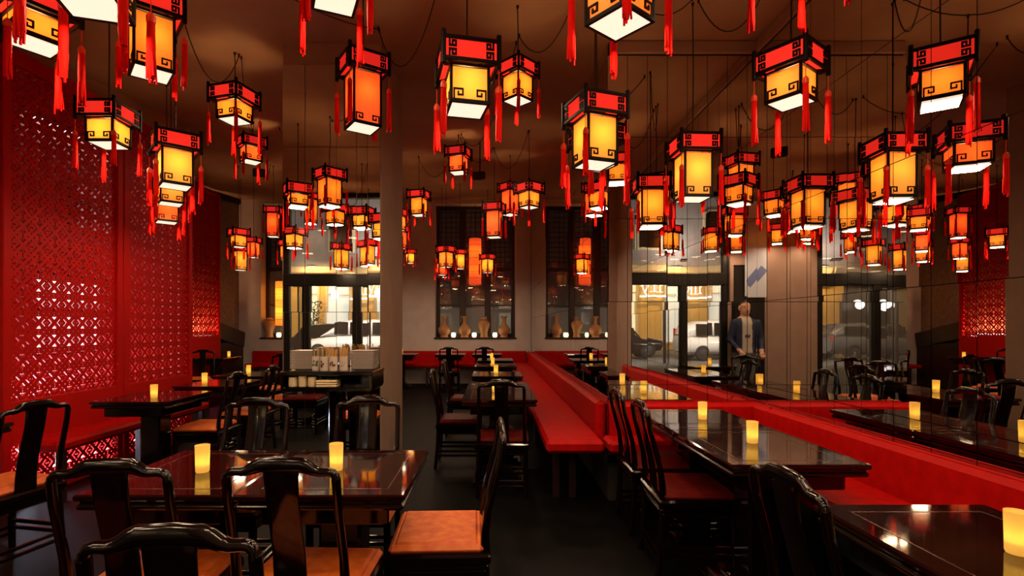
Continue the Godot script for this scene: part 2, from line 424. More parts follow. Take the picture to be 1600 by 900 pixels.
func build_room() -> void:
	slab("floor", Vector3(-7, -0.12, FACADE + 0.12), Vector3(SIDE + 0.3, 0, -BACK - 0.5), M.floor)
	# ceiling: flat over the front, rising towards the back
	var st := begin()
	box(st, Vector3(-2.4, 3.65, (FACADE + 0.12 - 4.06) / 2.0), Vector3(9.6, 0.2, 4.06 + FACADE + 0.12))
	var a := roof_at(4.06); var z := roof_at(13.0)
	var L := Vector3(-7.2, a, -4.06); var Rr := Vector3(2.4, a, -4.06); var LB := Vector3(-7.2, z, -13.0); var RB := Vector3(2.4, z, -13.0)
	var up := Vector3(0, 0.2, 0)
	var nn := (Vector3(0, -1, -0.096)).normalized()
	quad(st, L, Rr, RB, LB, nn)
	quad(st, L + up, Rr + up, RB + up, LB + up, -nn)
	quad(st, LB, RB, RB + up, LB + up, Vector3.FORWARD)
	quad(st, L, LB, LB + up, L + up, Vector3.LEFT)
	quad(st, Rr, RB, RB + up, Rr + up, Vector3.RIGHT)
	struct("ceiling", st, M.ceiling)
	# back wall with two deep windows
	var bw := begin()
	var pieces := [[-7.0, -5.48, 0, 4.8], [-5.48, -3.59, 0, 1.07], [-5.48, -3.59, 4.25, 4.8], [-3.59, -1.36, 0, 4.8], [-1.36, 0.53, 0, 1.07], [-1.36, 0.53, 4.25, 4.8], [0.53, 2.4, 0, 4.8]]
	for p in pieces: box(bw, Vector3((p[0] + p[1]) / 2.0, (p[2] + p[3]) / 2.0, -(BACK + 0.2)), Vector3(p[1] - p[0], p[3] - p[2], 0.4))
	struct("wall_back", bw, M.plaster)
	back_window(1, -1.36, 0.53)
	back_window(2, -5.48, -3.59)
	# right side: back part sits further in than the front part
	var rows := [0.27, 0.90, 1.54, 2.18, 2.81, 3.44]
	var far := begin()
	box(far, Vector3((0.90 + SIDE + 0.3) / 2.0, 2.4, -(4.07 + BACK) / 2.0), Vector3(SIDE + 0.3 - 0.90, 4.8, BACK - 4.07))
	var wr := struct("wall_right_far", far, M.backing)
	var cuts := []
	var q := 4.08
	while q < BACK: cuts.append(q); q += 0.32
	mirror_wall(wr, Vector3(0.90, 0, 0), Vector3(0, 0, -1), Vector3.LEFT, cuts, rows + [4.2])
	cuts = [0.885]
	q = 0.885
	while q < SIDE - 0.16: q += 0.154; cuts.append(q)
	cuts.append(SIDE - 0.008)
	mirror_wall(wr, Vector3(0, 0, -4.06), Vector3.RIGHT, Vector3.BACK, cuts, rows)
	var near := begin()
	box(near, Vector3(SIDE + 0.16, 1.8, -(4.07 - FACADE) / 2.0), Vector3(0.3, 3.6, 4.07 + FACADE))
	var wn := struct("wall_right_near", near, M.backing)
	cuts = []
	q = 0.36
	while q < 4.0: cuts.append(q); q += 0.2312
	cuts[-1] = 4.05
	mirror_wall(wn, Vector3(SIDE, 0, 0), Vector3(0, 0, -1), Vector3.LEFT, cuts, rows)
	slab("wall_right_end", Vector3(SIDE - 0.01, 0, FACADE), Vector3(SIDE + 0.1, 3.55, -0.34), M.brown)
	var co := begin()
	box(co, Vector3((0.9 + SIDE) / 2.0, 3.50, -4.045), Vector3(SIDE - 0.9, 0.10, 0.03), 0.01)
	box(co, Vector3(SIDE - 0.015, 3.50, -2.0), Vector3(0.03, 0.10, 4.05), 0.01)
	struct("trim_1", co, M.pillar)
	# mirrored pillar
	var pl := begin()
	box(pl, Vector3(-1.25, 1.85, -4.565), Vector3(0.76, 3.7, 0.97))
	var pw := struct("wall_pillar", pl, M.pillar)
	mirror_wall(pw, Vector3(0, 0, -4.075), Vector3.RIGHT, Vector3.BACK, [-1.63, -1.455, -1.21, -1.055, -0.97, -0.872], [0.0, 0.19, 0.82, 1.46, 2.10, 2.74, 3.38])
	# left side: screens' line, then the nook further out
	slab("wall_left_near", Vector3(-4.0, 0, FACADE), Vector3(-3.66, 3.6, -3.88), M.brown)
	slab("wall_left_header", Vector3(-3.80, 3.48, -3.88), Vector3(-3.69, 4.0, -6.32), M.ceiling)
	slab("wall_left_jog", Vector3(-7.0, 0, -6.30), Vector3(-3.70, 4.2, -6.42), M.brown)
	slab("wall_left_outer", Vector3(-4.5, 0, -3.7), Vector3(-4.3, 4.2, -6.3), M.brick)
	slab("wall_left_return", Vector3(-4.5, 0, -3.7), Vector3(-3.9, 4.2, -3.88), M.brown)
	slab("wall_left_nook", Vector3(-6.2, 0, -6.3), Vector3(-6.0, 4.9, -BACK - 0.1), M.brick)
	var led := begin()
	box(led, Vector3(-5.94, 0.5, -11.68), Vector3(0.12, 1.0, 1.4), 0.01)
	box(led, Vector3(-5.92, 1.17, -11.70), Vector3(0.14, 0.36, 1.40), 0.012, Basis(Vector3.RIGHT, -0.2))
	struct("trim_2", led, M.darkwood)
	var cn := begin()
	var s0 := Vector3(-5.97, roof_at(6.5) - 0.07, -6.5); var s1 := Vector3(-5.97, roof_at(12.35) - 0.07, -12.35)
	bar(cn, s0, s1, 0.08, 0.12, 0.02)
	struct("trim_3", cn, M.frame)
	# street front
	var fw := begin()
	for p in [[-7.0, -3.45, 0, 3.6], [-1.25, -0.36, 0, 3.6], [0.14, 0.20, 0, 3.6], [1.9, 2.4, 0, 3.6], [-0.36, 0.14, 2.35, 3.6]]:
		box(fw, Vector3((p[0] + p[1]) / 2.0, (p[2] + p[3]) / 2.0, FACADE + 0.06), Vector3(p[1] - p[0], p[3] - p[2], 0.12))
	struct("wall_front", fw, M.brown)
	front_window(3, -3.45, -1.25, [-3.08, -2.24])
	front_window(4, 0.20, 1.90, [0.95])
	var dr := begin()
	box(dr, Vector3(-0.11, 1.17, FACADE + 0.05), Vector3(0.49, 2.34, 0.06), 0.006)
	var door := struct("door_1", dr, M.black)
	var hd := begin()
	tube(hd, [Vector3(0.06, 0.95, FACADE - 0.02), Vector3(0.06, 1.25, FACADE - 0.02)], 0.012)
	part("door_handle", hd, M.chrome, door)
	var po := thing("hanging_banner", "tall pale hanging banner with a blue diagonal band above the street door", "banner", Vector3(-0.22, 1.84, FACADE - 0.012))
	var ps := begin()
	box(ps, Vector3(0, 0.77, 0), Vector3(0.36, 1.54, 0.008))
	tube(ps, [Vector3(-0.2, 1.55, 0), Vector3(0.2, 1.55, 0)], 0.012)
	part("banner_cloth", ps, M.poster, po)
	var pb := begin()
	box(pb, Vector3(0.0, 0.34, -0.006), Vector3(0.13, 0.36, 0.003), 0.0, Basis(Vector3.BACK, 0.7))
	part("printed_band", pb, M.poster_blue, po)

# ---------------------------------------------------------------- lanterns
func key(st: SurfaceTool, pts: Array, o: Vector2, f: Vector2, z: float, b: Basis, t: float) -> void:
	for i in pts.size() - 1:
		var p: Vector2 = o + (pts[i] as Vector2) * f; var q: Vector2 = o + (pts[i + 1] as Vector2) * f
		var c := (p + q) / 2.0
		box(st, b * Vector3(c.x, c.y, z), Vector3(absf(p.x - q.x) + t, absf(p.y - q.y) + t, t * 0.9), 0.0, b)

func lantern(d: Array) -> void:
	var k: float = d[5]; var L: float = d[3]; var v: int = d[6]
	var T := 0.266 * k; var B := 0.182 * k; var H := 0.118 * k
	var at := Vector3(d[0], d[2], -d[1])
	var o := thing("palace_lantern", d[7], "lantern", at, d[4], "red palace lanterns hanging from the ceiling")
	var fr := begin()
	var fret := begin()
	var h := T / 2.0; var g := B / 2.0
	for f in 4:
		var b := Basis(Vector3.UP, f * PI / 2)
		for y in [0.009 * k, H - 0.009 * k]: box(fr, b * Vector3(0, y, h), Vector3(T, 0.018 * k, 0.016 * k), 0.002, b)
		box(fr, b * Vector3(0, -L + 0.010, g), Vector3(B + 0.012 * k, 0.020 * k, 0.014 * k), 0.002, b)
		box(fr, b * Vector3(g, (0.01 - L) / 2.0, g), Vector3(0.014 * k, L + 0.01, 0.014 * k), 0.002, b)
		bar(fr, b * Vector3(g, 0.008, g), b * Vector3(h, 0.008, h), 0.012 * k, 0.012 * k)
		bar(fr, b * Vector3(0, H - 0.012, 0), b * Vector3(h, H - 0.012, h), 0.008 * k, 0.010 * k)
		box(fr, b * Vector3(0, 0.004, g), Vector3(B, 0.012 * k, 0.012 * k), 0.0, b)
		var pw := T / 2.0 - 0.008 * k
		for sx in [-1.0, 1.0]:
			for sy in [-1.0, 1.0]:
				key(fret, [Vector2(-0.020, 0), Vector2(-0.020, 0.037), Vector2(-0.050, 0.037), Vector2(-0.050, 0.014), Vector2(-0.034, 0.014), Vector2(-0.034, 0.026)], Vector2(sx * pw, H / 2.0 + sy * (H / 2.0 - 0.014 * k) - sy * 0.043 * k * 0.0) * Vector2(1, 1), Vector2(sx * k, -sy * k * 0.98), h + 0.003, b, 0.0085 * k)
			key(fret, [Vector2(-0.014, 0), Vector2(-0.014, 0.044), Vector2(-0.056, 0.044), Vector2(-0.056, 0.016), Vector2(-0.034, 0.016), Vector2(-0.034, 0.028)], Vector2(sx * g, -L + 0.022 * k), Vector2(sx * k, k), g + 0.003, b, 0.0075 * k)
	part("frame", fr, M.frame, o)
	part("fretwork", fret, M.frame, o)
	var ps := begin()
	box(ps, Vector3.ZERO, Vector3(0.022 * k, 0.165 * k, 0.022 * k), 0.005)
	var pm := ps.commit()
	var tp := pane(T - 0.02, H - 0.03 * k).commit()
	var bp := sheet(B - 0.010, L - 0.016).commit()
	for f in 4:
		var b := Basis(Vector3.UP, f * PI / 2)
		var p := part("corner_post", pm, M.frame, o); p.position = b * Vector3(h, H / 2.0, h)
		p = part("tray_panel", tp, M.tray[v], o); p.transform = Transform3D(b, b * Vector3(0, H / 2.0, h - 0.002))
		p = part("shade_panel", bp, M.shade[v], o); p.transform = Transform3D(b, b * Vector3(0, -L / 2.0, g))
	var df := part("bottom_panel", pane(B - 0.014, B - 0.014).commit(), M.diffuser, o)
	df.transform = Transform3D(Basis(Vector3.RIGHT, PI / 2), Vector3(0, -L + 0.004, 0))
	var bs := begin()
	ball(bs, Vector3(0, -L * 0.36, 0), Vector3(0.011, 0.016, 0.011) * k, 8)
	part("bulb", bs, M.bulb, o)
	var up := OmniLight3D.new()
	up.name = "bulb_light"; up.light_color = Color(1.0, 0.80, 0.52); up.light_energy = BULB * k; up.light_size = 0.040 * k; up.omni_range = 12.0; up.omni_attenuation = 2.0; up.shadow_enabled = true
	up.position = Vector3(0, -L * 0.36, 0)
	o.add_child(up, true)
	var dn := AreaLight3D.new()
	dn.name = "bottom_light"; dn.light_color = Color(1.0, 0.87, 0.70); dn.light_energy = DOWN * k; dn.area_size = Vector2(B - 0.02, B - 0.02); dn.area_range = 12.0; dn.shadow_enabled = true
	dn.transform = Transform3D(Basis(Vector3.RIGHT, -PI / 2), Vector3(0, -L - 0.012, 0))
	o.add_child(dn, true)
	# cord up to the ceiling
	var c := begin()
	var top: float = roof_at(d[1]) - d[2]
	tube(c, [Vector3(0, H - 0.015, 0), Vector3(0.003, (H + top) / 2.0, 0.002), Vector3(0, top + 0.02, 0)], 0.0040, 5)
	lathe(c, [Vector2(0.006, top - 0.022), Vector2(0.010, top - 0.010), Vector2(0.010, top + 0.005)], 8)
	part("cord", c, M.cable, o)
	# four tassels
	for f in 4:
		var b := Basis(Vector3.UP, f * PI / 2)
		var ts := begin()
		var y := -0.026 * k
		var len := rng.randf_range(0.25, 0.29) * k
		var r := 0.0135 * k
		lathe(ts, [Vector2(0.0, y - 0.085 * k), Vector2(r * 0.9, y - 0.088 * k), Vector2(r, y - 0.11 * k), Vector2(r * 1.12, y - 0.2 * k), Vector2(r * 1.02, y - len - 0.02 * k), Vector2(r * 0.7, y - len - 0.06 * k), Vector2(0, y - len - 0.055 * k)], 9)
		for s in 7:
			var a := TAU * s / 7.0 + f
			var p0 := Vector3(cos(a) * r * 0.9, y - len + 0.03, sin(a) * r * 0.9)
			bar(ts, p0, p0 + Vector3(rng.randf_range(-0.006, 0.006), -rng.randf_range(0.07, 0.115) * k, rng.randf_range(-0.006, 0.006)), 0.006 * k, 0.006 * k)
		var tn := part("tassel", ts, M.tassel, o)
		tn.position = b * Vector3(h, 0, h)
		var cs := begin()
		bar(cs, Vector3(0, y, 0), Vector3(0, y - 0.09 * k, 0), 0.003, 0.003)
		lathe(cs, [Vector2(r * 1.15, y - 0.112 * k), Vector2(r * 1.2, y - 0.09 * k), Vector2(r * 0.5, y - 0.075 * k)], 9)
		part("tassel_cap", cs, M.tassel_cap, tn)

# ---------------------------------------------------------------- furniture
func back_path(x0: float, x1: float) -> Array:
	# the S-curved line of a chair back, seat to top
	var out := []
	for p in [[0.40, 0.185], [0.50, 0.187], [0.60, 0.200], [0.70, 0.226], [0.79, 0.250], [0.87, 0.262]]:
		out.append(Vector3(lerpf(x0, x1, (p[0] - 0.40) / 0.47), p[0], p[1]))
	return out

func make_chair() -> Node3D:
	# faces -z, origin on the floor under the seat
	var t := thing("dining_chair", "chair", "chair", Vector3.ZERO, 0, "dark carved dining chairs")
	var st := begin()
	box(st, Vector3(0, 0.405, 0), Vector3(0.44, 0.045, 0.42), 0.010)
	box(st, Vector3(0, 0.372, 0), Vector3(0.42, 0.020, 0.40), 0.006)
	box(st, Vector3(0, 0.345, 0), Vector3(0.405, 0.028, 0.385), 0.006)
	part("seat_frame", st, M.chair, t)
	st = begin()
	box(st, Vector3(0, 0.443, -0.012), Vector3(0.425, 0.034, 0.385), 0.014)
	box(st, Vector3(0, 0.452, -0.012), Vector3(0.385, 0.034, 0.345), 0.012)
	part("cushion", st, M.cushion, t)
	for s in [-1.0, 1.0]:
		st = begin()
		sweep(st, [Vector3(s * 0.198, 0, -0.188), Vector3(s * 0.195, 0.2, -0.186), Vector3(s * 0.195, 0.40, -0.186)], [Vector2(0.015, 0.015), Vector2(0.017, 0.017), Vector2(0.018, 0.018)], Vector3.RIGHT, 12, 0.5)
		part("leg", st, M.chair, t)
		st = begin()
		var pts := [Vector3(s * 0.19, 0, 0.215), Vector3(s * 0.185, 0.2, 0.195)] + back_path(s * 0.183, s * 0.176)
		sweep(st, pts, [Vector2(0.015, 0.015), Vector2(0.016, 0.017), Vector2(0.016, 0.018), Vector2(0.015, 0.017), Vector2(0.014, 0.015), Vector2(0.0135, 0.014), Vector2(0.013, 0.013), Vector2(0.014, 0.014)], Vector3.RIGHT, 12, 0.7)
		part("back_post", st, M.chair, t)
		st = begin()
		for y in [0.13, 0.17]: box(st, Vector3(s * 0.19, y, 0.005), Vector3(0.018, 0.022, 0.38), 0.004)
		part("stretcher", st, M.chair, t)
	for z in [-0.186, 0.2]:
		st = begin()
		for y in [0.09, 0.13]: box(st, Vector3(0, y, z), Vector3(0.38, 0.020, 0.018), 0.004)
		part("stretcher", st, M.chair, t)
	st = begin()
	sweep(st, back_path(0, 0) + [Vector3(0, 0.898, 0.262)], [Vector2(0.058, 0.008), Vector2(0.056, 0.008), Vector2(0.054, 0.008), Vector2(0.053, 0.008), Vector2(0.053, 0.008), Vector2(0.055, 0.009), Vector2(0.058, 0.009)], Vector3.RIGHT, 16, 0.35)
	part("splat", st, M.chair, t)
	st = begin()
	var rp := []; var rr := []
	for q in [[-0.176, 0.862, 0.013], [-0.174, 0.878, 0.0135], [-0.165, 0.888, 0.014], [-0.15, 0.891, 0.014], [-0.125, 0.890, 0.015], [-0.105, 0.895, 0.018], [-0.085, 0.905, 0.022], [-0.065, 0.912, 0.025], [0, 0.914, 0.026]]:
		rp.append(Vector3(q[0], q[1], 0.262)); rr.append(Vector2(0.0145, q[2]))
	for i in range(rp.size() - 2, -1, -1):
		rp.append(Vector3(-rp[i].x, rp[i].y, rp[i].z)); rr.append(rr[i])
	sweep(st, rp, rr, Vector3(0, 0, 1), 12)
	part("top_rail", st, M.chair, t)
	return t

func table(x0: float, x1: float, d0: float, d1: float, label: String) -> Node3D:
	var w := x1 - x0 - 0.006; var d := d1 - d0 - 0.006
	var t := thing("dining_table", label, "table", Vector3((x0 + x1) / 2.0, 0, -(d0 + d1) / 2.0), 0, "dark lacquered dining tables")
	var st := begin()
	box(st, Vector3(0, 0.738, 0), Vector3(w, 0.024, d), 0.006)
	part("tabletop", st, M.lacquer, t)
	st = begin()
	for s in [-1.0, 1.0]:
		box(st, Vector3(0, 0.7502, s * (d / 2.0 - 0.075)), Vector3(w - 0.145, 0.0012, 0.005))
		box(st, Vector3(s * (w / 2.0 - 0.075), 0.7502, 0), Vector3(0.005, 0.0012, d - 0.155))
	part("inlay_line", st, M.inlay, t)
	st = begin()
	box(st, Vector3(0, 0.720, 0), Vector3(w - 0.03, 0.014, d - 0.03), 0.003)
	box(st, Vector3(0, 0.703, 0), Vector3(w - 0.012, 0.022, d - 0.012), 0.008)
	part("edge_moulding", st, M.lacquer_edge, t)
	st = begin()
	box(st, Vector3(0, 0.655, 0), Vector3(w - 0.14, 0.075, d - 0.14), 0.006)
	part("apron", st, M.chair, t)
	st = begin()
	box(st, Vector3(0, 0.36, 0), Vector3(0.17, 0.55, 0.17), 0.012)
	part("pedestal", st, M.chair, t)
	st = begin()
	for q in [[0.02, 0.44, 0.04], [0.052, 0.38, 0.026], [0.078, 0.30, 0.026], [0.10, 0.23, 0.026]]: box(st, Vector3(0, q[0], 0), Vector3(q[1], q[2], q[1]), 0.006)
	part("plinth", st, M.chair, t)
	return t

func make_candle() -> Node3D:
	var t := thing("votive_candle", "candle", "candle", Vector3.ZERO, 0, "glowing amber glass candles on the tables")
	var st := begin()
	lathe(st, [Vector2(0.0, 0.001), Vector2(0.024, 0.001), Vector2(0.0262, 0.006), Vector2(0.0268, 0.05), Vector2(0.0285, 0.112)], 24)
	part("glass", st, M.votive, t)
	st = begin()
	lathe(st, [Vector2(0, 0.010), Vector2(0.0228, 0.010), Vector2(0.0232, 0.032), Vector2(0.018, 0.034), Vector2(0, 0.033)], 20)
	part("wax", st, M.wax, t)
	st = begin()
	lathe(st, [Vector2(0, 0.036), Vector2(0.004, 0.041), Vector2(0.0048, 0.046), Vector2(0.003, 0.056), Vector2(0, 0.066)], 10)
	part("flame", st, M.bulb, t)
	var l := OmniLight3D.new()
	l.name = "flame_light"; l.light_color = Color(1.0, 0.76, 0.36); l.light_energy = FLAME; l.light_size = 0.012; l.omni_range = 8.0; l.omni_attenuation = 2.0; l.shadow_enabled = true
	l.position = Vector3(0, 0.049, 0)
	t.add_child(l, true)
	return t

func bench(called: String, label: String, seats: Array, backs: Array, legs: Array) -> void:
	# seats, backs: [centre, size]; legs: [x, d, height]
	var t := thing(called, label, "bench")
	for s in seats:
		var st := begin()
		box(st, s[0], s[1], 0.022)
		part("seat", st, M.leather, t)
	for s in backs:
		var st := begin()
		box(st, s[0], s[1], 0.024)
		part("backrest", st, M.leather, t)
		var p := begin()
		var c: Vector3 = s[0]; var z: Vector3 = s[1]
		var ax := 0 if z.x > z.z else 2
		var e := Vector3.ZERO; e[ax] = z[ax] / 2.0 - 0.01
		tube(p, [c - e + Vector3(0, z.y / 2.0 + 0.002, 0), c + e + Vector3(0, z.y / 2.0 + 0.002, 0)], 0.007, 8)
		part("piping", p, M.leather, t)
	for l in legs:
		var st := begin()
		box(st, Vector3(l[0], l[2] / 2.0, -l[1]), Vector3(0.055, l[2], 0.055), 0.006)
		part("leg", st, M.darkwood, t)

func vase(kind: int, at: Vector3, label: String) -> void:
	var t := thing("porcelain_vase", label, "vase", at, 0, "crackled beige vases on the window sill")
	var st := begin()
	var prof := [Vector2(0, 0.0), Vector2(0.085, 0.0), Vector2(0.088, 0.02), Vector2(0.08, 0.035), Vector2(0.12, 0.08), Vector2(0.145, 0.15), Vector2(0.14, 0.21), Vector2(0.10, 0.27), Vector2(0.055, 0.32), Vector2(0.042, 0.38), Vector2(0.045, 0.44), Vector2(0.075, 0.495), Vector2(0.082, 0.505), Vector2(0.07, 0.505), Vector2(0.04, 0.44), Vector2(0.0, 0.40)]
	if kind == 1: prof = [Vector2(0, 0.0), Vector2(0.088, 0.0), Vector2(0.09, 0.03), Vector2(0.082, 0.09), Vector2(0.10, 0.18), Vector2(0.138, 0.27), Vector2(0.142, 0.33), Vector2(0.115, 0.385), Vector2(0.08, 0.40), Vector2(0.082, 0.41), Vector2(0.098, 0.43), Vector2(0.06, 0.455), Vector2(0.02, 0.47), Vector2(0, 0.475)]
	lathe(st, prof, 28)
	part("body", st, M.vase, t)
	var f := begin()
	lathe(f, [Vector2(0.0, -0.001), Vector2(0.093, -0.001), Vector2(0.096, 0.012), Vector2(0.09, 0.024), Vector2(0.0, 0.024)], 28)
	part("foot_ring", f, M.vase, t)
	if kind == 1:
		var r := begin()
		lathe(r, [Vector2(0.08, 0.398), Vector2(0.100, 0.402), Vector2(0.100, 0.410), Vector2(0.08, 0.412)], 28)
		part("lid_rim", r, M.vase, t)

func sill_votive(at: Vector3, label: String) -> void:
	var t := thing("tealight_cup", label, "candle", at, 0, "white tealight cups on the window sill")
	var st := begin()
	lathe(st, [Vector2(0, 0), Vector2(0.038, 0.0), Vector2(0.055, 0.03), Vector2(0.058, 0.07), Vector2(0.045, 0.11), Vector2(0.041, 0.112), Vector2(0.052, 0.07), Vector2(0.045, 0.03), Vector2(0, 0.012)], 18)
	part("cup", st, M.white_votive, t)
	var l := OmniLight3D.new()
	l.name = "flame_light"; l.light_color = Color(1.0, 0.82, 0.5); l.light_energy = 0.012; l.light_size = 0.02; l.omni_range = 6.0; l.omni_attenuation = 2.0; l.shadow_enabled = true
	l.position = Vector3(0, 0.06, 0)
	t.add_child(l, true)

func paper_lantern(x: float, y0: float, y1: float, r: float, m: Material, label: String, e: float) -> void:
	var t := thing("paper_lantern", label, "lantern", Vector3(x, y0, -(BACK + 0.10)))
	var h := y1 - y0
	var st := begin()
	lathe(st, [Vector2(r * 0.93, 0), Vector2(r, 0.03), Vector2(r, h - 0.03), Vector2(r * 0.93, h)], 26)
	part("paper", st, m, t)
	var g := begin()
	for k in 8:
		var y := h * k / 7.0
		lathe(g, [Vector2(r, y - 0.004), Vector2(r + 0.004, y), Vector2(r, y + 0.004)], 26)
	part("hoop", g, M.darkwood, t)
	var c := begin()
	var top := 4.2 - y0
	tube(c, [Vector3(0, h * 0.95, 0), Vector3(0, top + 0.06, 0)], 0.006)
	bar(c, Vector3(-r, h, 0), Vector3(r, h, 0), 0.01, 0.01)
	part("cord", c, M.cable, t)
	for k in [0.32, 0.72]:
		var l := OmniLight3D.new()
		l.name = "bulb_light"; l.light_color = Color(1.0, 0.7, 0.35); l.light_energy = e; l.light_size = 0.05; l.omni_range = 8.0; l.omni_attenuation = 2.0; l.shadow_enabled = true
		l.position = Vector3(0, h * k, 0)
		t.add_child(l, true)

func speaker(at: Vector3, turn: float, label: String) -> void:
	var t := thing("loudspeaker", label, "speaker", at, turn)
	var st := begin()
	box(st, Vector3.ZERO, Vector3(0.155, 0.105, 0.12), 0.012, Basis(Vector3.RIGHT, 0.3))
	part("cabinet", st, M.plastic, t)
	var g := begin()
	var b := Basis(Vector3.RIGHT, 0.3)
	lathe(g, [Vector2(0.0, 0.066), Vector2(0.036, 0.066), Vector2(0.042, 0.062), Vector2(0.042, 0.058)], 18, b * Vector3(-0.02, 0, 0), b * Basis(Vector3.RIGHT, PI / 2))
	part("cone", g, M.black, t)
	var k := begin()
	tube(k, [Vector3(0, 0.03, -0.02), Vector3(0, 0.11, -0.04), Vector3(0, roof_at(-at.z) - at.y - 0.004, -0.04)], 0.009)
	part("bracket", k, M.plastic, t)

func cable(a: Vector3, z: Vector3, sag: float, label: String) -> void:
	var st := begin()
	var pts := []
	for i in 15:
		var u := i / 14.0
		pts.append(a.lerp(z, u) - Vector3(0, sag * 4.0 * u * (1.0 - u), 0))
	tube(st, pts, 0.0038, 5)
	var o := thing("lamp_cable", label, "cable", Vector3.ZERO, 0, "black cables slung between ceiling hooks")
	part("wire", st, M.cable, o)
	for p in [a, z]:
		var h := begin()
		lathe(h, [Vector2(0, -0.012), Vector2(0.007, -0.008), Vector2(0.007, 0.02), Vector2(0, 0.026)], 8, p)
		part("ceiling_hook", h, M.cable, o)

func build_station() -> void:
	var t := thing("service_stand", "dark wooden service stand with plates and chopstick cups before the mirrored pillar", "stand", Vector3(-1.145, 0, -3.80))
	var st := begin()
	box(st, Vector3(0, 1.025, 0), Vector3(0.64, 0.03, 0.40), 0.005)
	part("top", st, M.chair, t)
	st = begin()
	box(st, Vector3(0, 0.915, 0), Vector3(0.62, 0.03, 0.38), 0.005)
	part("shelf", st, M.chair, t)
	st = begin()
	box(st, Vector3(0, 0.965, -0.185), Vector3(0.62, 0.10, 0.015), 0.003)
	part("back_panel", st, M.chair, t)
	for s in [-1.0, 1.0]:
		st = begin()
		box(st, Vector3(s * 0.305, 0.965, 0), Vector3(0.02, 0.10, 0.39), 0.003)
		part("side_panel", st, M.chair, t)
	st = begin()
	box(st, Vector3(0.02, 0.47, 0), Vector3(0.10, 0.86, 0.10), 0.008)
	part("pedestal", st, M.chair, t)
	st = begin()
	for q in [[0.02, 0.40, 0.04], [0.055, 0.32, 0.03]]: box(st, Vector3(0.02, q[0], 0), Vector3(q[1], q[2], q[1] * 0.85), 0.006)
	part("plinth", st, M.chair, t)
	# two stacks of square plates: every plate a thing
	var proto: Node3D = null
	for s in 2:
		for k in 13:
			var at := Vector3(-1.355 if s == 0 else -0.925, 1.0405 + k * 0.0102, -3.80)
			var nth: String = ["lowest", "second", "third", "fourth", "fifth", "sixth", "seventh", "eighth", "ninth", "tenth", "eleventh", "twelfth", "topmost"][k]
			var lb := "square white plate, %s from below in the stack %s" % [nth, "beside the green-print cup" if s == 0 else "at the pillar's painted side"]
			var gr := "plates stacked towards the nook on the service stand" if s == 0 else "plates stacked towards the pillar edge on the service stand"
			if proto == null:
				proto = thing("dinner_plate", lb, "plate", at, 0, gr)
				var p := begin()
				box(p, Vector3(0, 0.003, 0), Vector3(0.11, 0.006, 0.11), 0.002)
				for f in 4:
					var b := Basis(Vector3.UP, f * PI / 2)
					quad(p, b * Vector3(-0.055, 0.002, 0.055), b * Vector3(0.055, 0.002, 0.055), b * Vector3(0.083, 0.013, 0.083), b * Vector3(-0.083, 0.013, 0.083), b * Vector3(0, -0.8, 0.6))
					quad(p, b * Vector3(-0.055, 0.006, 0.055), b * Vector3(0.055, 0.006, 0.055), b * Vector3(0.082, 0.0155, 0.082), b * Vector3(-0.082, 0.0155, 0.082), b * Vector3(0, 0.8, -0.6))
					quad(p, b * Vector3(-0.083, 0.013, 0.083), b * Vector3(0.083, 0.013, 0.083), b * Vector3(0.082, 0.0155, 0.082), b * Vector3(-0.082, 0.0155, 0.082), b * Vector3(0, 0.2, 1))
				part("dish", p, M.china, proto)
			else: copy_of(proto, at, rng.randf_range(-1.2, 1.2), lb, gr)
	# chopstick cups
	var cups := [[-1.245, -3.70, "first"], [-1.175, -3.665, "second"], [-1.112, -3.665, "third"], [-1.046, -3.68, "fourth"], [-1.205, -3.80, "rear"], [-1.08, -3.80, "rear"]]
	var names := ["white cup of chopsticks with green print, beside a plate stack", "white cup with brown print and greenish chopsticks, next to the green-print cup", "white cup with brown print and pale chopsticks, next to the script cup", "white cup with script marks nearest the pillar-side plate stack", "chopstick cup standing behind the green-print cup", "chopstick cup standing behind the script-marked cup"]
	for i in cups.size():
		var c := thing("chopstick_cup", names[i], "cup", Vector3(cups[i][0], 1.0405, -0.0 + cups[i][1]), 0, "chopstick cups on the service stand")
		var s := begin()
		lathe(s, [Vector2(0, 0), Vector2(0.027, 0), Vector2(0.029, 0.004), Vector2(0.029, 0.10), Vector2(0.026, 0.10), Vector2(0.026, 0.01), Vector2(0, 0.008)], 18)
		part("cup", s, M.china, c)
		var pr := begin()
		for k in 7:
			var a := rng.randf_range(-0.6, 0.6)
			box(pr, Vector3(sin(a) * 0.0292, rng.randf_range(0.03, 0.065), cos(a) * 0.0292), Vector3(0.012, 0.016, 0.001) if i != 3 else Vector3(0.002, 0.012, 0.001), 0.0, Basis(Vector3.UP, a))
		part("print", pr, M.ink if i != 0 else M.green, c)
		for k in 9:
			var q := begin()
			var a := TAU * k / 9.0
			bar(q, Vector3(cos(a) * 0.012, 0.012, sin(a) * 0.012), Vector3(cos(a) * 0.023 + rng.randf_range(-0.008, 0.008), rng.randf_range(0.135, 0.165), sin(a) * 0.02), 0.007, 0.007, 0.001)
			part("chopstick", q, M.green if (i == 1 or i == 0) and k % 2 == 0 else M.bamboo, c)
	var n3 := ["rolled white towel standing left on the stand's shelf", "rolled white towel standing second, tallest on the stand's shelf", "rolled white towel standing next to the folded napkins"]
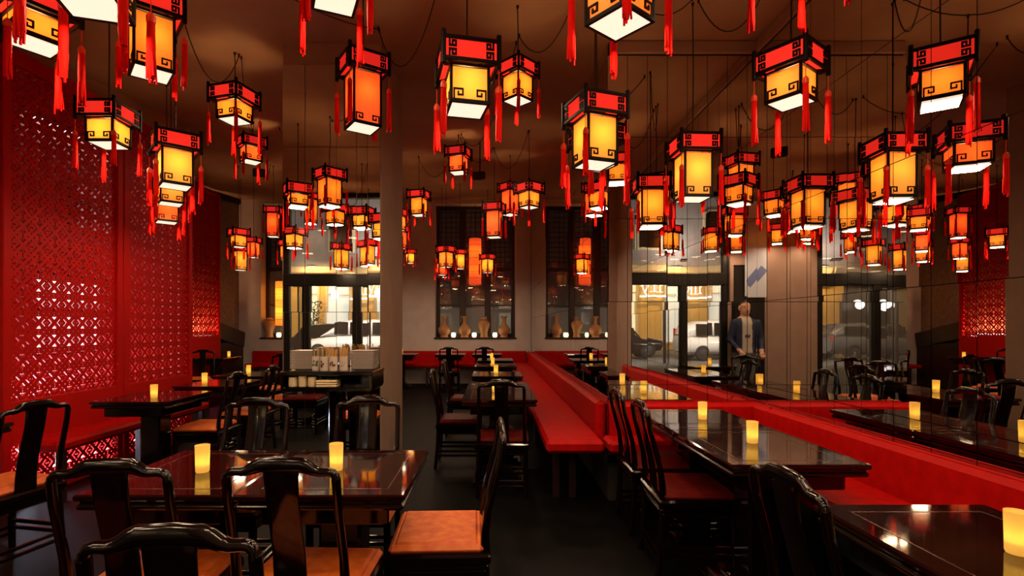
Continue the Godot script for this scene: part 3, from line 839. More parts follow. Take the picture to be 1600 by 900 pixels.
	for i in 3:
		var r := thing("rolled_towel", n3[i], "towel", Vector3(-1.385 + i * 0.066, 0.9305, -3.64), 0, "rolled towels on the service shelf")
		var s := begin()
		var h := [0.068, 0.078, 0.07][i] as float
		lathe(s, [Vector2(0, 0), Vector2(0.026, 0), Vector2(0.029, 0.006), Vector2(0.029, h - 0.005), Vector2(0.026, h), Vector2(0.012, h - 0.004), Vector2(0, h)], 16)
		part("cloth", s, M.linen, r)
	for i in 3:
		var r := thing("folded_napkin", ["folded white napkin at the bottom of the pile on the stand's shelf", "folded white napkin in the middle of the pile on the stand's shelf", "folded white napkin on top of the pile on the stand's shelf"][i], "napkin", Vector3(-1.145, 0.9305 + i * 0.0165, -3.655), rng.randf_range(-2, 2), "folded napkins on the service shelf")
		var s := begin()
		box(s, Vector3(0, 0.008, 0), Vector3(0.145, 0.0155, 0.11), 0.006)
		part("cloth", s, M.linen, r)

# ---------------------------------------------------------------- the person by the street door
func field(P: Array, p: Vector3, k: float) -> float:
	var d := 1e3
	for c in P:
		var a: Vector3 = c[0]; var ab: Vector3 = c[1] - a
		var h := clampf((p - a).dot(ab) / maxf(ab.length_squared(), 1e-9), 0.0, 1.0)
		var q := p - a - ab * h
		if c.size() > 4: q *= c[4]
		var e := q.length() - lerpf(c[2], c[3], h)
		var m := clampf(0.5 + 0.5 * (d - e) / k, 0.0, 1.0)
		d = lerpf(d, e, m) - k * m * (1.0 - m)
	return d

func nets(st: SurfaceTool, P: Array, lo: Vector3, hi: Vector3, cell: float, k: float, color: Callable) -> void:
	var n := Vector3i(((hi - lo) / cell).ceil()) + Vector3i.ONE
	var f := PackedFloat32Array(); f.resize(n.x * n.y * n.z)
	var id := func(x: int, y: int, z: int) -> int: return x + n.x * (y + n.y * z)
	for z in n.z:
		for y in n.y:
			for x in n.x: f[x + n.x * (y + n.y * z)] = field(P, lo + Vector3(x, y, z) * cell, k)
	var vert := {}
	for z in n.z - 1:
		for y in n.y - 1:
			for x in n.x - 1:
				var s := Vector3.ZERO; var c := 0
				var v := []
				for q in 8: v.append(f[id.call(x + (q & 1), y + (q >> 1 & 1), z + (q >> 2))])
				for e in [[0, 1], [2, 3], [4, 5], [6, 7], [0, 2], [1, 3], [4, 6], [5, 7], [0, 4], [1, 5], [2, 6], [3, 7]]:
					if (v[e[0]] < 0.0) != (v[e[1]] < 0.0):
						var t: float = v[e[0]] / (v[e[0]] - v[e[1]])
						var a := Vector3(e[0] & 1, e[0] >> 1 & 1, e[0] >> 2); var b := Vector3(e[1] & 1, e[1] >> 1 & 1, e[1] >> 2)
						s += a.lerp(b, t); c += 1
				if c: vert[id.call(x, y, z)] = lo + (Vector3(x, y, z) + s / c) * cell
	var norm := {}
	for i in vert:
		var p: Vector3 = vert[i]; var e := cell * 0.4
		norm[i] = Vector3(field(P, p + Vector3(e, 0, 0), k) - field(P, p - Vector3(e, 0, 0), k), field(P, p + Vector3(0, e, 0), k) - field(P, p - Vector3(0, e, 0), k), field(P, p + Vector3(0, 0, e), k) - field(P, p - Vector3(0, 0, e), k)).normalized()
	var step := [1, n.x, n.x * n.y]
	for i in vert:
		var x: int = i % n.x; var y: int = i / n.x % n.y; var z: int = i / (n.x * n.y)
		for ax in 3:
			var o: int = i + step[ax]
			if (f[i] < 0.0) == (f[o] < 0.0): continue
			var u: int = step[(ax + 1) % 3]; var w: int = step[(ax + 2) % 3]
			var q := [i, i - u, i - u - w, i - w]
			if not (vert.has(q[1]) and vert.has(q[2]) and vert.has(q[3])): continue
			for t in [[0, 1, 2], [0, 2, 3]]:
				var a: int = q[t[0]]; var b: int = q[t[1]]; var c: int = q[t[2]]
				var order := [a, b, c]
				if (vert[c] - vert[a]).cross(vert[b] - vert[a]).dot(norm[a] + norm[b] + norm[c]) < 0.0: order = [a, c, b]
				for j in order:
					st.set_color(color.call(vert[j])); st.set_normal(norm[j]); st.add_vertex(vert[j])

func build_person() -> void:
	var t := thing("person", "person in dark blue jacket, printed pale shirt and jeans standing by the street door", "person", Vector3(0.03, 0, 0.29))
	var V := func(x: float, y: float, z: float) -> Vector3: return Vector3(x, y, z)
	var P := []
	P.append([V.call(0, 0.97, 0.01), V.call(0, 1.16, 0.0), 0.150, 0.140, Vector3(1, 1, 1.45)])
	P.append([V.call(0, 1.16, 0.0), V.call(0, 1.36, 0.01), 0.140, 0.165, Vector3(1, 1, 1.45)])
	P.append([V.call(0, 1.42, 0.01), V.call(0, 1.53, 0.0), 0.062, 0.053])
	P.append([V.call(0, 1.60, -0.012), V.call(0, 1.665, 0.0), 0.074, 0.092, Vector3(1.12, 1, 0.96)])
	P.append([V.call(0, 1.565, -0.045), V.call(0, 1.58, -0.05), 0.040, 0.040])
	P.append([V.call(0, 1.645, -0.092), V.call(0, 1.615, -0.108), 0.008, 0.014])
	for s in [-1.0, 1.0]:
		P.append([V.call(s * 0.155, 1.41, 0.01), V.call(s * 0.225, 1.14, 0.03), 0.058, 0.045])
		P.append([V.call(s * 0.225, 1.14, 0.03), V.call(s * 0.155, 0.98, -0.13), 0.043, 0.030])
		P.append([V.call(s * 0.155, 0.98, -0.13), V.call(s * 0.14, 0.955, -0.165), 0.030, 0.030])
		P.append([V.call(s * 0.09, 0.93, 0.01), V.call(s * 0.105, 0.50, 0.0), 0.098, 0.064])
		P.append([V.call(s * 0.105, 0.50, 0.0), V.call(s * 0.11, 0.09, 0.03), 0.062, 0.043])
		P.append([V.call(s * 0.11, 0.045, 0.05), V.call(s * 0.125, 0.035, -0.13), 0.045, 0.036])
		P.append([V.call(s * 0.082, 1.645, 0.005), V.call(s * 0.085, 1.61, 0.008), 0.012, 0.008])
	var skin := Color(0.62, 0.36, 0.26); var jacket := Color(0.025, 0.035, 0.09); var shirt := Color(0.55, 0.53, 0.50); var jeans := Color(0.12, 0.13, 0.15)
	var col := func(p: Vector3) -> Color:
		if p.y > 1.485: return skin
		if p.y < 0.075: return Color(0.03, 0.03, 0.03)
		if p.y < 0.93 and absf(p.x) < 0.2 and p.z > -0.115: return jeans
		if p.z < -0.135 and p.y < 1.0: return skin
		if absf(p.x) < 0.075 and p.z < -0.03 and p.y > 0.93: return shirt
		return jacket
	var m := mat(Color.WHITE, 0.8)
	m.vertex_color_use_as_albedo = true
	var st := begin()
	nets(st, P, Vector3(-0.32, -0.02, -0.21), Vector3(0.32, 1.79, 0.16), 0.017, 0.035, col)
	for s in [-1.0, 1.0]:
		var H := []
		var w: Vector3 = V.call(s * 0.14, 0.955, -0.165)
		H.append([w, w + Vector3(-s * 0.01, -0.03, -0.035), 0.026, 0.024, Vector3(1, 1, 1.2)])
		H.append([w + Vector3(s * 0.015, -0.02, -0.03), w + Vector3(-s * 0.03, -0.04, -0.04), 0.018, 0.018])
		for k in 4:
			var b := w + Vector3(s * (0.024 - 0.018 * k), -0.045, -0.045)
			var l: float = [0.030, 0.036, 0.038, 0.033][k]
			H.append([b, b + Vector3(0, -l, -l * 0.4), 0.0095, 0.009])
			H.append([b + Vector3(0, -l, -l * 0.4), b + Vector3(-s * 0.004, -l * 1.8, l * 0.1), 0.009, 0.007])
		H.append([w + Vector3(-s * 0.028, -0.015, -0.03), w + Vector3(-s * 0.048, -0.045, -0.048), 0.011, 0.010])
		H.append([w + Vector3(-s * 0.048, -0.045, -0.048), w + Vector3(-s * 0.045, -0.072, -0.055), 0.010, 0.008])
		nets(st, H, w - Vector3(0.08, 0.14, 0.10), w + Vector3(0.08, 0.05, 0.05), 0.006, 0.008, func(_p: Vector3) -> Color: return skin)
	part("body", st, m, t)
	var h := begin()
	var HP := [[V.call(0, 1.675, 0.012), V.call(0, 1.66, 0.03), 0.092, 0.088, Vector3(1.1, 1, 0.98)], [V.call(0, 1.60, 0.05), V.call(0, 1.66, 0.05), 0.05, 0.06]]
	nets(h, HP, Vector3(-0.13, 1.52, -0.115), Vector3(0.13, 1.80, 0.15), 0.012, 0.02, func(_p: Vector3) -> Color: return Color.WHITE)
	part("hair", h, mat(Color(0.16, 0.10, 0.07), 0.6), t)
	for s in [-1.0, 1.0]:
		var e := begin()
		ball(e, V.call(s * 0.031, 1.645, -0.082), Vector3(0.010, 0.006, 0.006), 8)
		part("eye", e, M.plastic, t)
	var mo := begin()
	box(mo, V.call(0, 1.578, -0.094), Vector3(0.044, 0.006, 0.006), 0.002)
	part("mouth", mo, mat(Color(0.5, 0.22, 0.2), 0.6), t)
	var pr := begin()
	for k in 4: box(pr, V.call(-0.03 + 0.02 * k, 1.20 - 0.01 * (k % 2), -0.105), Vector3(0.011, 0.05, 0.012), 0.002)
	part("shirt_print", pr, M.plastic, t)

# ---------------------------------------------------------------- the street outside
func car(label: String, at: Vector3, turn: float, paint: Material, van: bool) -> void:
	# front towards -x, about 4.2 m long
	var t := thing("parked_car", label, "car", at, turn, "cars parked in the street")
	var lower := [[-2.10, 0.34, 0.62, 0.62], [-2.02, 0.26, 0.72, 0.76], [-1.5, 0.22, 0.86, 0.84], [-1.0, 0.20, 0.95, 0.86], [0.0, 0.20, 0.98, 0.87], [1.2, 0.20, 1.0, 0.87], [1.9, 0.24, 1.02, 0.84], [2.08, 0.32, 0.96, 0.78]]
	var st := begin()
	var pts := []; var rad := []
	for q in lower: pts.append(Vector3(q[0], (q[1] + q[2]) / 2.0, 0)); rad.append(Vector2(q[3], (q[2] - q[1]) / 2.0))
	sweep(st, pts, rad, Vector3(0, 0, 1), 20, 0.45)
	part("body", st, paint, t)
	st = begin()
	var roof_y := 1.66 if van else 1.50
	var cab := [[-1.25 if van else -1.0, 0.93, 0.95, 0.80], [-0.35, 0.93, roof_y - 0.08, 0.70], [0.3, 0.93, roof_y, 0.69], [1.3, 0.93, roof_y - 0.02, 0.69], [1.75 if van else 1.35, 0.93, roof_y - 0.16, 0.68], [2.0 if van else 1.9, 0.93, 1.06, 0.74]]
	pts = []; rad = []
	for q in cab: pts.append(Vector3(q[0], (q[1] + q[2]) / 2.0, 0)); rad.append(Vector2(q[3], (q[2] - q[1]) / 2.0))
	sweep(st, pts, rad, Vector3(0, 0, 1), 20, 0.4)
	part("cabin", st, paint, t)
	for s in [-1.0, 1.0]:
		var wi := begin()
		for w in [[-0.70, -0.12], [-0.04, 0.72], [0.80, 1.55]]:
			box(wi, Vector3((w[0] + w[1]) / 2.0, (0.98 + roof_y - 0.12) / 2.0, s * 0.715), Vector3(w[1] - w[0], roof_y - 1.14, 0.05), 0.02, Basis(Vector3.RIGHT, -s * 0.10))
		part("side_window", wi, M.carglass, t)
		for x in [-1.32, 1.30]:
			var wh := begin()
			lathe(wh, [Vector2(0.18, -0.09), Vector2(0.30, -0.10), Vector2(0.325, -0.06), Vector2(0.325, 0.06), Vector2(0.30, 0.10), Vector2(0.18, 0.09)], 22, Vector3(x, 0.325, s * 0.79), Basis(Vector3.RIGHT, PI / 2))
			var wn := part("wheel", wh, M.rubber, t)
			var hb := begin()
			lathe(hb, [Vector2(0, 0.0), Vector2(0.04, 0.0), Vector2(0.05, -0.01), Vector2(0.19, 0.0), Vector2(0.20, 0.01)], 18, Vector3(x, 0.325, s * 0.87), Basis(Vector3.RIGHT, s * PI / 2))
			for k in 5:
				var a := TAU * k / 5.0
				bar(hb, Vector3(x, 0.325, s * 0.885), Vector3(x + cos(a) * 0.18, 0.325 + sin(a) * 0.18, s * 0.885), 0.035, 0.02, 0.004)
			part("hub", hb, M.chrome, wn)
		var hl := begin()
		box(hl, Vector3(-2.0, 0.66, s * 0.58), Vector3(0.14, 0.14, 0.28), 0.04)
		part("headlight", hl, M.chrome, t)
		var tl := begin()
		box(tl, Vector3(2.0, 1.05 if van else 0.86, s * 0.68), Vector3(0.14, 0.42 if van else 0.16, 0.16), 0.03)
		part("tail_light", tl, mat(Color(0.7, 0.05, 0.04), 0.2), t)
	var ws := begin()
	box(ws, Vector3(-0.80, (0.95 + roof_y - 0.09) / 2.0, 0), Vector3(0.03, 0.80, 1.28), 0.01, Basis(Vector3.BACK, -0.80))
	part("windscreen", ws, M.carglass, t)
	var bk := begin()
	box(bk, Vector3(1.90, 1.28, 0), Vector3(0.03, 0.42, 1.2), 0.01, Basis(Vector3.BACK, 0.42))
	part("rear_window", bk, M.carglass, t)

func text_mesh(s: String, size: float, depth := 0.03) -> TextMesh:
	var tm := TextMesh.new()
	var f := SystemFont.new()
	f.font_names = PackedStringArray(["Droid Serif"])
	f.font_italic = true
	tm.font = f
	tm.text = s
	tm.font_size = 64
	tm.pixel_size = size / 64.0
	tm.depth = depth
	return tm

func build_street() -> void:
	slab("ground", Vector3(-40, -0.2, FACADE + 0.12), Vector3(30, -0.02, 32), M.asphalt)
	var fz := 21.0
	var b := thing("shop_building", "cream and ochre building with lit shop windows across the street", "building", Vector3(0, 0, fz))
	var st := begin()
	box(st, Vector3(-5, 2.2, 0.5), Vector3(60, 4.4, 1.0))
	part("lower_wall", st, M.ochre, b)
	st = begin()
	box(st, Vector3(-5, 9.7, 0.5), Vector3(60, 10.6, 1.0))
	part("upper_wall", st, M.greywall, b)
	st = begin()
	box(st, Vector3(-5, 4.5, -0.1), Vector3(60, 0.35, 0.4), 0.05)
	part("cornice", st, M.cream, b)
	var sh := [[-12.2, 0.9, M.shopdark, 0.3, 3.9], [-10.1, 0.85, M.shop, 0.3, 3.9], [-8.55, 1.35, M.shop_cool, 0.4, 3.9], [-5.85, 1.1, M.shop_cool, 0.4, 3.9], [-16.6, 2.6, M.shopdark, 0.2, 3.9], [-2.6, 2.4, M.shop, 0.3, 3.9], [1.2, 2.6, M.shop, 0.3, 3.6], [-21, 3.0, M.shopdark, 0.2, 3.9], [5.5, 3.0, M.shop_cool, 0.3, 3.6]]
	for q in sh:
		var w := begin()
		var y: float = (q[3] + q[4]) / 2.0
		for s in [-1.0, 1.0]: box(w, Vector3(q[0] + s * q[1] / 2.0, y, -0.05), Vector3(0.12, q[4] - q[3], 0.2), 0.02)
		for yy in [q[3], q[4]]: box(w, Vector3(q[0], yy, -0.05), Vector3(q[1] + 0.12, 0.12, 0.2), 0.02)
		box(w, Vector3(q[0], q[4] - 0.75, -0.05), Vector3(q[1], 0.08, 0.14), 0.01)
		var fr := part("shop_window", w, M.cream if q[2] != M.shopdark else M.shopdark, b)
		var g := begin()
		box(g, Vector3(q[0], y, -0.01), Vector3(q[1] - 0.1, q[4] - q[3] - 0.1, 0.03))
		part("pane", g, q[2], fr)
	for k in 9:
		var w := begin()
		var x := -24.0 + k * 3.9
		box(w, Vector3(x, 6.6, -0.04), Vector3(1.5, 2.2, 0.12), 0.02)
		var fr := part("upper_window", w, M.cream, b)
		var g := begin()
		box(g, Vector3(x, 6.6, -0.11), Vector3(1.25, 1.95, 0.03))
		part("pane", g, M.carglass, fr)
	# awning with a striped edge, sign and globes
	var aw := thing("shop_awning", "white awning with dark fringe marks over the shop across the street", "awning", Vector3(-13, 4.15, fz - 0.5))
	st = begin()
	box(st, Vector3(0, 0, 0), Vector3(2.8, 0.9, 0.08), 0.02, Basis(Vector3.RIGHT, -0.5))
	part("cloth", st, M.cream, aw)
	st = begin()
	for k in 14: bar(st, Vector3(-1.3 + k * 0.2, -0.42, -0.30), Vector3(-1.22 + k * 0.2, 0.05, -0.10), 0.05, 0.02)
	part("fringe_mark", st, M.shopdark, aw)
	for q in [[-7.0, "white slanted sign on the ochre wall right of the globe-lit shop window"], [-4.6, "white slanted sign on the ochre wall beyond the van's tail"]]:
		var sg := thing("shop_sign", q[1], "sign", Vector3(q[0], 3.35, fz - 0.2), 0)
		var tm := part("lettering", text_mesh("illy", 0.75), M.globe, sg)
		tm.position = Vector3(0, 0.05, 0)
		st = begin()
		box(st, Vector3(-0.1, -0.42, 0), Vector3(1.5, 0.10, 0.08), 0.02)
		part("light_bar", st, M.globe, sg)
	for q in [[-8.6, "round white globe lamp in the cool shop window across the street"], [-6.15, "round white globe lamp above the parked van, seen in the alcove mirror"], [-15.9, "round white globe lamp in the dark shop front, one of two, nearer the shops' plant"], [-17.3, "round white globe lamp in the dark shop front, one of two, the further one"]]:
		var gl := thing("globe_lamp", q[1], "lamp", Vector3(q[0], 3.1 if q[0] > -12.0 else 2.5, fz - 0.55), 0, "globe lamps of the shop across the street")
		st = begin()
		ball(st, Vector3.ZERO, Vector3.ONE * 0.24, 18)
		part("globe", st, M.globe, gl)
		st = begin()
		tube(st, [Vector3(0, 0.22, 0), Vector3(0, 0.85, 0), Vector3(0, 0.95, 0.5)], 0.015)
		part("stem", st, M.cable, gl)
	var pl := thing("potted_shrub", "leafy potted shrub in front of the bright shop window", "plant", Vector3(-9.5, -0.02, fz - 1.2))
	st = begin()
	lathe(st, [Vector2(0, 0), Vector2(0.22, 0), Vector2(0.3, 0.5), Vector2(0.26, 0.5), Vector2(0, 0.44)], 18)
	part("pot", st, M.shopdark, pl)
	st = begin()
	tube(st, [Vector3(0, 0.4, 0), Vector3(0.03, 1.3, 0.02), Vector3(-0.02, 2.3, 0)], 0.03)
	part("stem", st, M.darkwood, pl)
	st = begin()
	for k in 130:
		var a := rng.randf() * TAU
		var p := Vector3(cos(a) * rng.randf_range(0.05, 0.5), rng.randf_range(1.4, 2.7), sin(a) * rng.randf_range(0.05, 0.4))
		var d := Vector3(rng.randf_range(-1, 1), rng.randf_range(-0.6, 0.8), rng.randf_range(-1, 1)).normalized()
		bar(st, p, p + d * 0.16, 0.07, 0.01)
	var lv := part("leaves", st, mat(Color(0.22, 0.24, 0.12), 0.7), pl)
	lv.set_meta("kind", "stuff")
	# cars
	var white := mat(Color(0.82, 0.82, 0.82), 0.2, 0.0, 0.5)
	car("white minivan parked beyond the glass, tail lamp towards the brown alcove wall", Vector3(-5.8, -0.02, 14.2), 0, white, true)
	car("dark parked car behind the white minivan, nearer the shops", Vector3(-8.4, -0.02, 17.4), 0, mat(Color(0.07, 0.055, 0.05), 0.15), false)
	car("dark parked car past the minivan's tail, nearest it", Vector3(-1.4, -0.02, 15.8), 0, mat(Color(0.06, 0.065, 0.075), 0.15), false)
	car("dark parked car at the row's far end past the minivan's tail", Vector3(3.6, -0.02, 16.0), 0, mat(Color(0.08, 0.08, 0.09), 0.15), false)
	car("silver car parked left beyond the dark car, front towards the window", Vector3(-11.6, -0.02, 13.6), 0, mat(Color(0.45, 0.46, 0.48), 0.2, 0.3), false)
	for q in [[-10.5, "street lamp between the dark car and the minivan"], [-2.2, "street lamp behind the minivan's tail"]]:
		var lp := thing("street_lamp", q[1], "lamp", Vector3(q[0], -0.02, 11.0), 0, "street lamps over the road")
		st = begin()
		tube(st, [Vector3(0, 0, 0), Vector3(0, 5.6, 0), Vector3(0, 6.0, 0.5), Vector3(0, 6.05, 1.3)], 0.06, 8)
		part("pole", st, M.shopdark, lp)
		st = begin()
		box(st, Vector3(0, 6.03, 1.6), Vector3(0.3, 0.12, 0.7), 0.04)
		part("lamp_head", st, M.shopdark, lp)
		st = begin()
		box(st, Vector3(0, 5.96, 1.6), Vector3(0.24, 0.02, 0.6))
		part("lamp_glass", st, M.globe, lp)
		var s := AreaLight3D.new()
		s.name = "lamp_light"; s.light_color = Color(1.0, 0.86, 0.62); s.light_energy = STREET; s.area_size = Vector2(0.24, 0.6); s.area_range = 40.0; s.shadow_enabled = true
		s.transform = Transform3D(Basis(Vector3.RIGHT, -PI / 2), Vector3(0, 5.94, 1.6))
		lp.add_child(s, true)
	# wall-washers on the cornice throw light over the ochre wall and up the grey one
	for k in 4:
		var x := -13.6 + k * 3.9
		var wl := thing("wall_washer", "slim lamp bracket on the shop building's cornice, %s from the awning" % ["first", "second", "third", "fourth", "fifth", "sixth"][k], "lamp", Vector3(x, 4.6, fz - 1.15), 0, "lamp brackets on the shop building")
		st = begin()
		box(st, Vector3.ZERO, Vector3(0.5, 0.06, 0.1), 0.01)
		bar(st, Vector3(0, 0.05, 0), Vector3(0, 0.1, 1.2), 0.03, 0.03)
		part("housing", st, M.shopdark, wl)
		st = begin()
		box(st, Vector3(0, -0.04, 0.02), Vector3(0.44, 0.02, 0.06))
		part("lens", st, M.globe, wl)
		var s := AreaLight3D.new()
		s.name = "washer_light"; s.light_color = Color(1.0, 0.84, 0.56); s.light_energy = WASH; s.area_size = Vector2(0.44, 0.06); s.area_range = 20.0; s.shadow_enabled = true
		s.transform = Transform3D(Basis(Vector3.RIGHT, -PI / 2 - 0.5), Vector3(0, -0.06, 0.02))
		wl.add_child(s, true)

func build_behind_screen() -> void:
	# a lit frosted window in the outer wall behind the lattice
	for q in [[4.85, 5.78, 1.07, 1.86, M.frosted, "lit frosted window behind the lattice screen beside the bench"], [5.3, 6.0, 2.35, 2.85, M.frosted_rose, "dim rose window high behind the lattice screen"]]:
		var t := thing("frosted_window", q[5], "window", Vector3(-4.27, q[2], -(q[0] + q[1]) / 2.0))
		var w: float = q[1] - q[0]; var h: float = q[3] - q[2]
		var st := begin()
		for s in [-1.0, 1.0]: box(st, Vector3(0, h / 2.0, s * w / 2.0), Vector3(0.06, h + 0.06, 0.06), 0.005)
		for y in [0.0, h * 0.56, h]: box(st, Vector3(0, y, 0), Vector3(0.06, 0.05, w), 0.005)
		part("window_frame", st, M.black, t)
		for band in [[0.025, h * 0.56 - 0.025], [h * 0.56 + 0.025, h - 0.025]]:
			var g := begin()
			box(g, Vector3(-0.01, (band[0] + band[1]) / 2.0, 0), Vector3(0.02, band[1] - band[0], w - 0.06))
			part("pane", g, q[4], t)
		if q[4] == M.frosted:
			var l := AreaLight3D.new()
			l.name = "window_light"; l.light_color = Color(0.82, 0.90, 1.0); l.light_energy = SIDE_LIGHT; l.area_size = Vector2(w - 0.1, h - 0.1); l.area_range = 14.0; l.shadow_enabled = true
			l.transform = Transform3D(Basis(Vector3.UP, -PI / 2), Vector3(0.05, h / 2.0, 0))
			t.add_child(l, true)
	var a := thing("low_window_light", "low lit basement light strip glowing under the lattice bench", "lamp", Vector3(-4.26, 0, -4.30))
	var st := begin()
	box(st, Vector3(0, 0.21, 0), Vector3(0.06, 0.36, 1.1), 0.01)
	part("housing", st, M.black, a)
	var g := begin()
	box(g, Vector3(0.035, 0.21, 0), Vector3(0.02, 0.30, 1.0))
	part("lens", g, M.frosted, a)
	var l := AreaLight3D.new()
	l.name = "strip_light"; l.light_color = Color(0.80, 0.90, 1.0); l.light_energy = LOW_LIGHT; l.area_size = Vector2(1.0, 0.34); l.area_range = 14.0; l.shadow_enabled = true
	l.transform = Transform3D(Basis(Vector3.UP, -PI / 2), Vector3(0.06, 0.21, 0))
	a.add_child(l, true)
	for q in [[0.058, 0.0, Color(1.0, 0.66, 0.42), CORRIDOR * 1.4, "warm lamp batten low behind the lattice screens"], [3.30, PI, Color(1.0, 0.82, 0.80), CORRIDOR * 0.7, "pale lamp batten high behind the lattice screens"]]:
		var b := thing("lamp_batten", q[4], "lamp", Vector3(-4.05 if q[1] == 0.0 else -4.256, q[0], -5.4))
		var hs := begin()
		box(hs, Vector3(0, -0.03 if q[1] == 0.0 else 0.03, 0), Vector3(0.08, 0.05, 1.3), 0.008)
		part("housing", hs, M.black, b)
		var ln := begin()
		box(ln, Vector3.ZERO, Vector3(0.05, 0.02, 1.2))
		part("lens", ln, M.frosted, b)
		var al := AreaLight3D.new()
		al.name = "batten_light"; al.light_color = q[2]; al.light_energy = q[3]; al.area_size = Vector2(1.2, 0.05); al.area_range = 12.0; al.shadow_enabled = true
		al.transform = Transform3D(Basis(Vector3.FORWARD, 0.0 if q[1] == 0.0 else PI) * Basis(Vector3.RIGHT, PI / 2) * Basis(Vector3.BACK, PI / 2), Vector3(0, 0.015 if q[1] == 0.0 else -0.015, 0))
		b.add_child(al, true)
	var nb := thing("lamp_batten", "lamp batten behind the small nook screen", "lamp", Vector3(-5.88, 1.16, -10.44))
	var ns := begin()
	box(ns, Vector3(0, -0.03, 0), Vector3(0.06, 0.05, 1.0), 0.008)
	part("housing", ns, M.black, nb)
	var ng := begin()
	box(ng, Vector3.ZERO, Vector3(0.04, 0.02, 0.95))
	part("lens", ng, M.frosted, nb)
	var nl := AreaLight3D.new()
	nl.name = "batten_light"; nl.light_color = Color(1.0, 0.72, 0.5); nl.light_energy = 3.0; nl.area_size = Vector2(0.95, 0.04); nl.area_range = 8.0; nl.shadow_enabled = true
	nl.transform = Transform3D(Basis(Vector3.RIGHT, PI / 2) * Basis(Vector3.BACK, PI / 2), Vector3(0, 0.015, 0))
	nb.add_child(nl, true)

func flood(at: Vector3, to: Vector3, label: String, e: float) -> Node3D:
	var t := thing("flood_lamp", label, "lamp", at, 0, "flood lamps outside")
	var b := Basis.looking_at(to - at)
	var st := begin()
	box(st, b * Vector3(0, 0, 0.06), Vector3(0.40, 0.26, 0.10), 0.02, b)
	part("housing", st, M.shopdark, t)
	st = begin()
	box(st, b * Vector3(0, 0, 0.005), Vector3(0.34, 0.20, 0.012), 0.0, b)
	part("lens", st, M.globe, t)
	var l := AreaLight3D.new()
	l.name = "flood_light"; l.light_color = Color(1.0, 0.95, 0.88); l.light_energy = e; l.area_size = Vector2(0.34, 0.20); l.area_range = 40.0; l.shadow_enabled = true
	l.transform = Transform3D(b, b * Vector3(0, 0, -0.012))
	t.add_child(l, true)
	return t

# ---------------------------------------------------------------- the scene
const BULB := 0.075
const DOWN := 0.45
const FLAME := 0.0055
const LOW_LIGHT := 18.0
const CORRIDOR := 0.7
const FLOOD := 20.0
const UPWASH := 16.0
const STREET := 16.0
const WASH := 14.0
const SIDE_LIGHT := 0.5

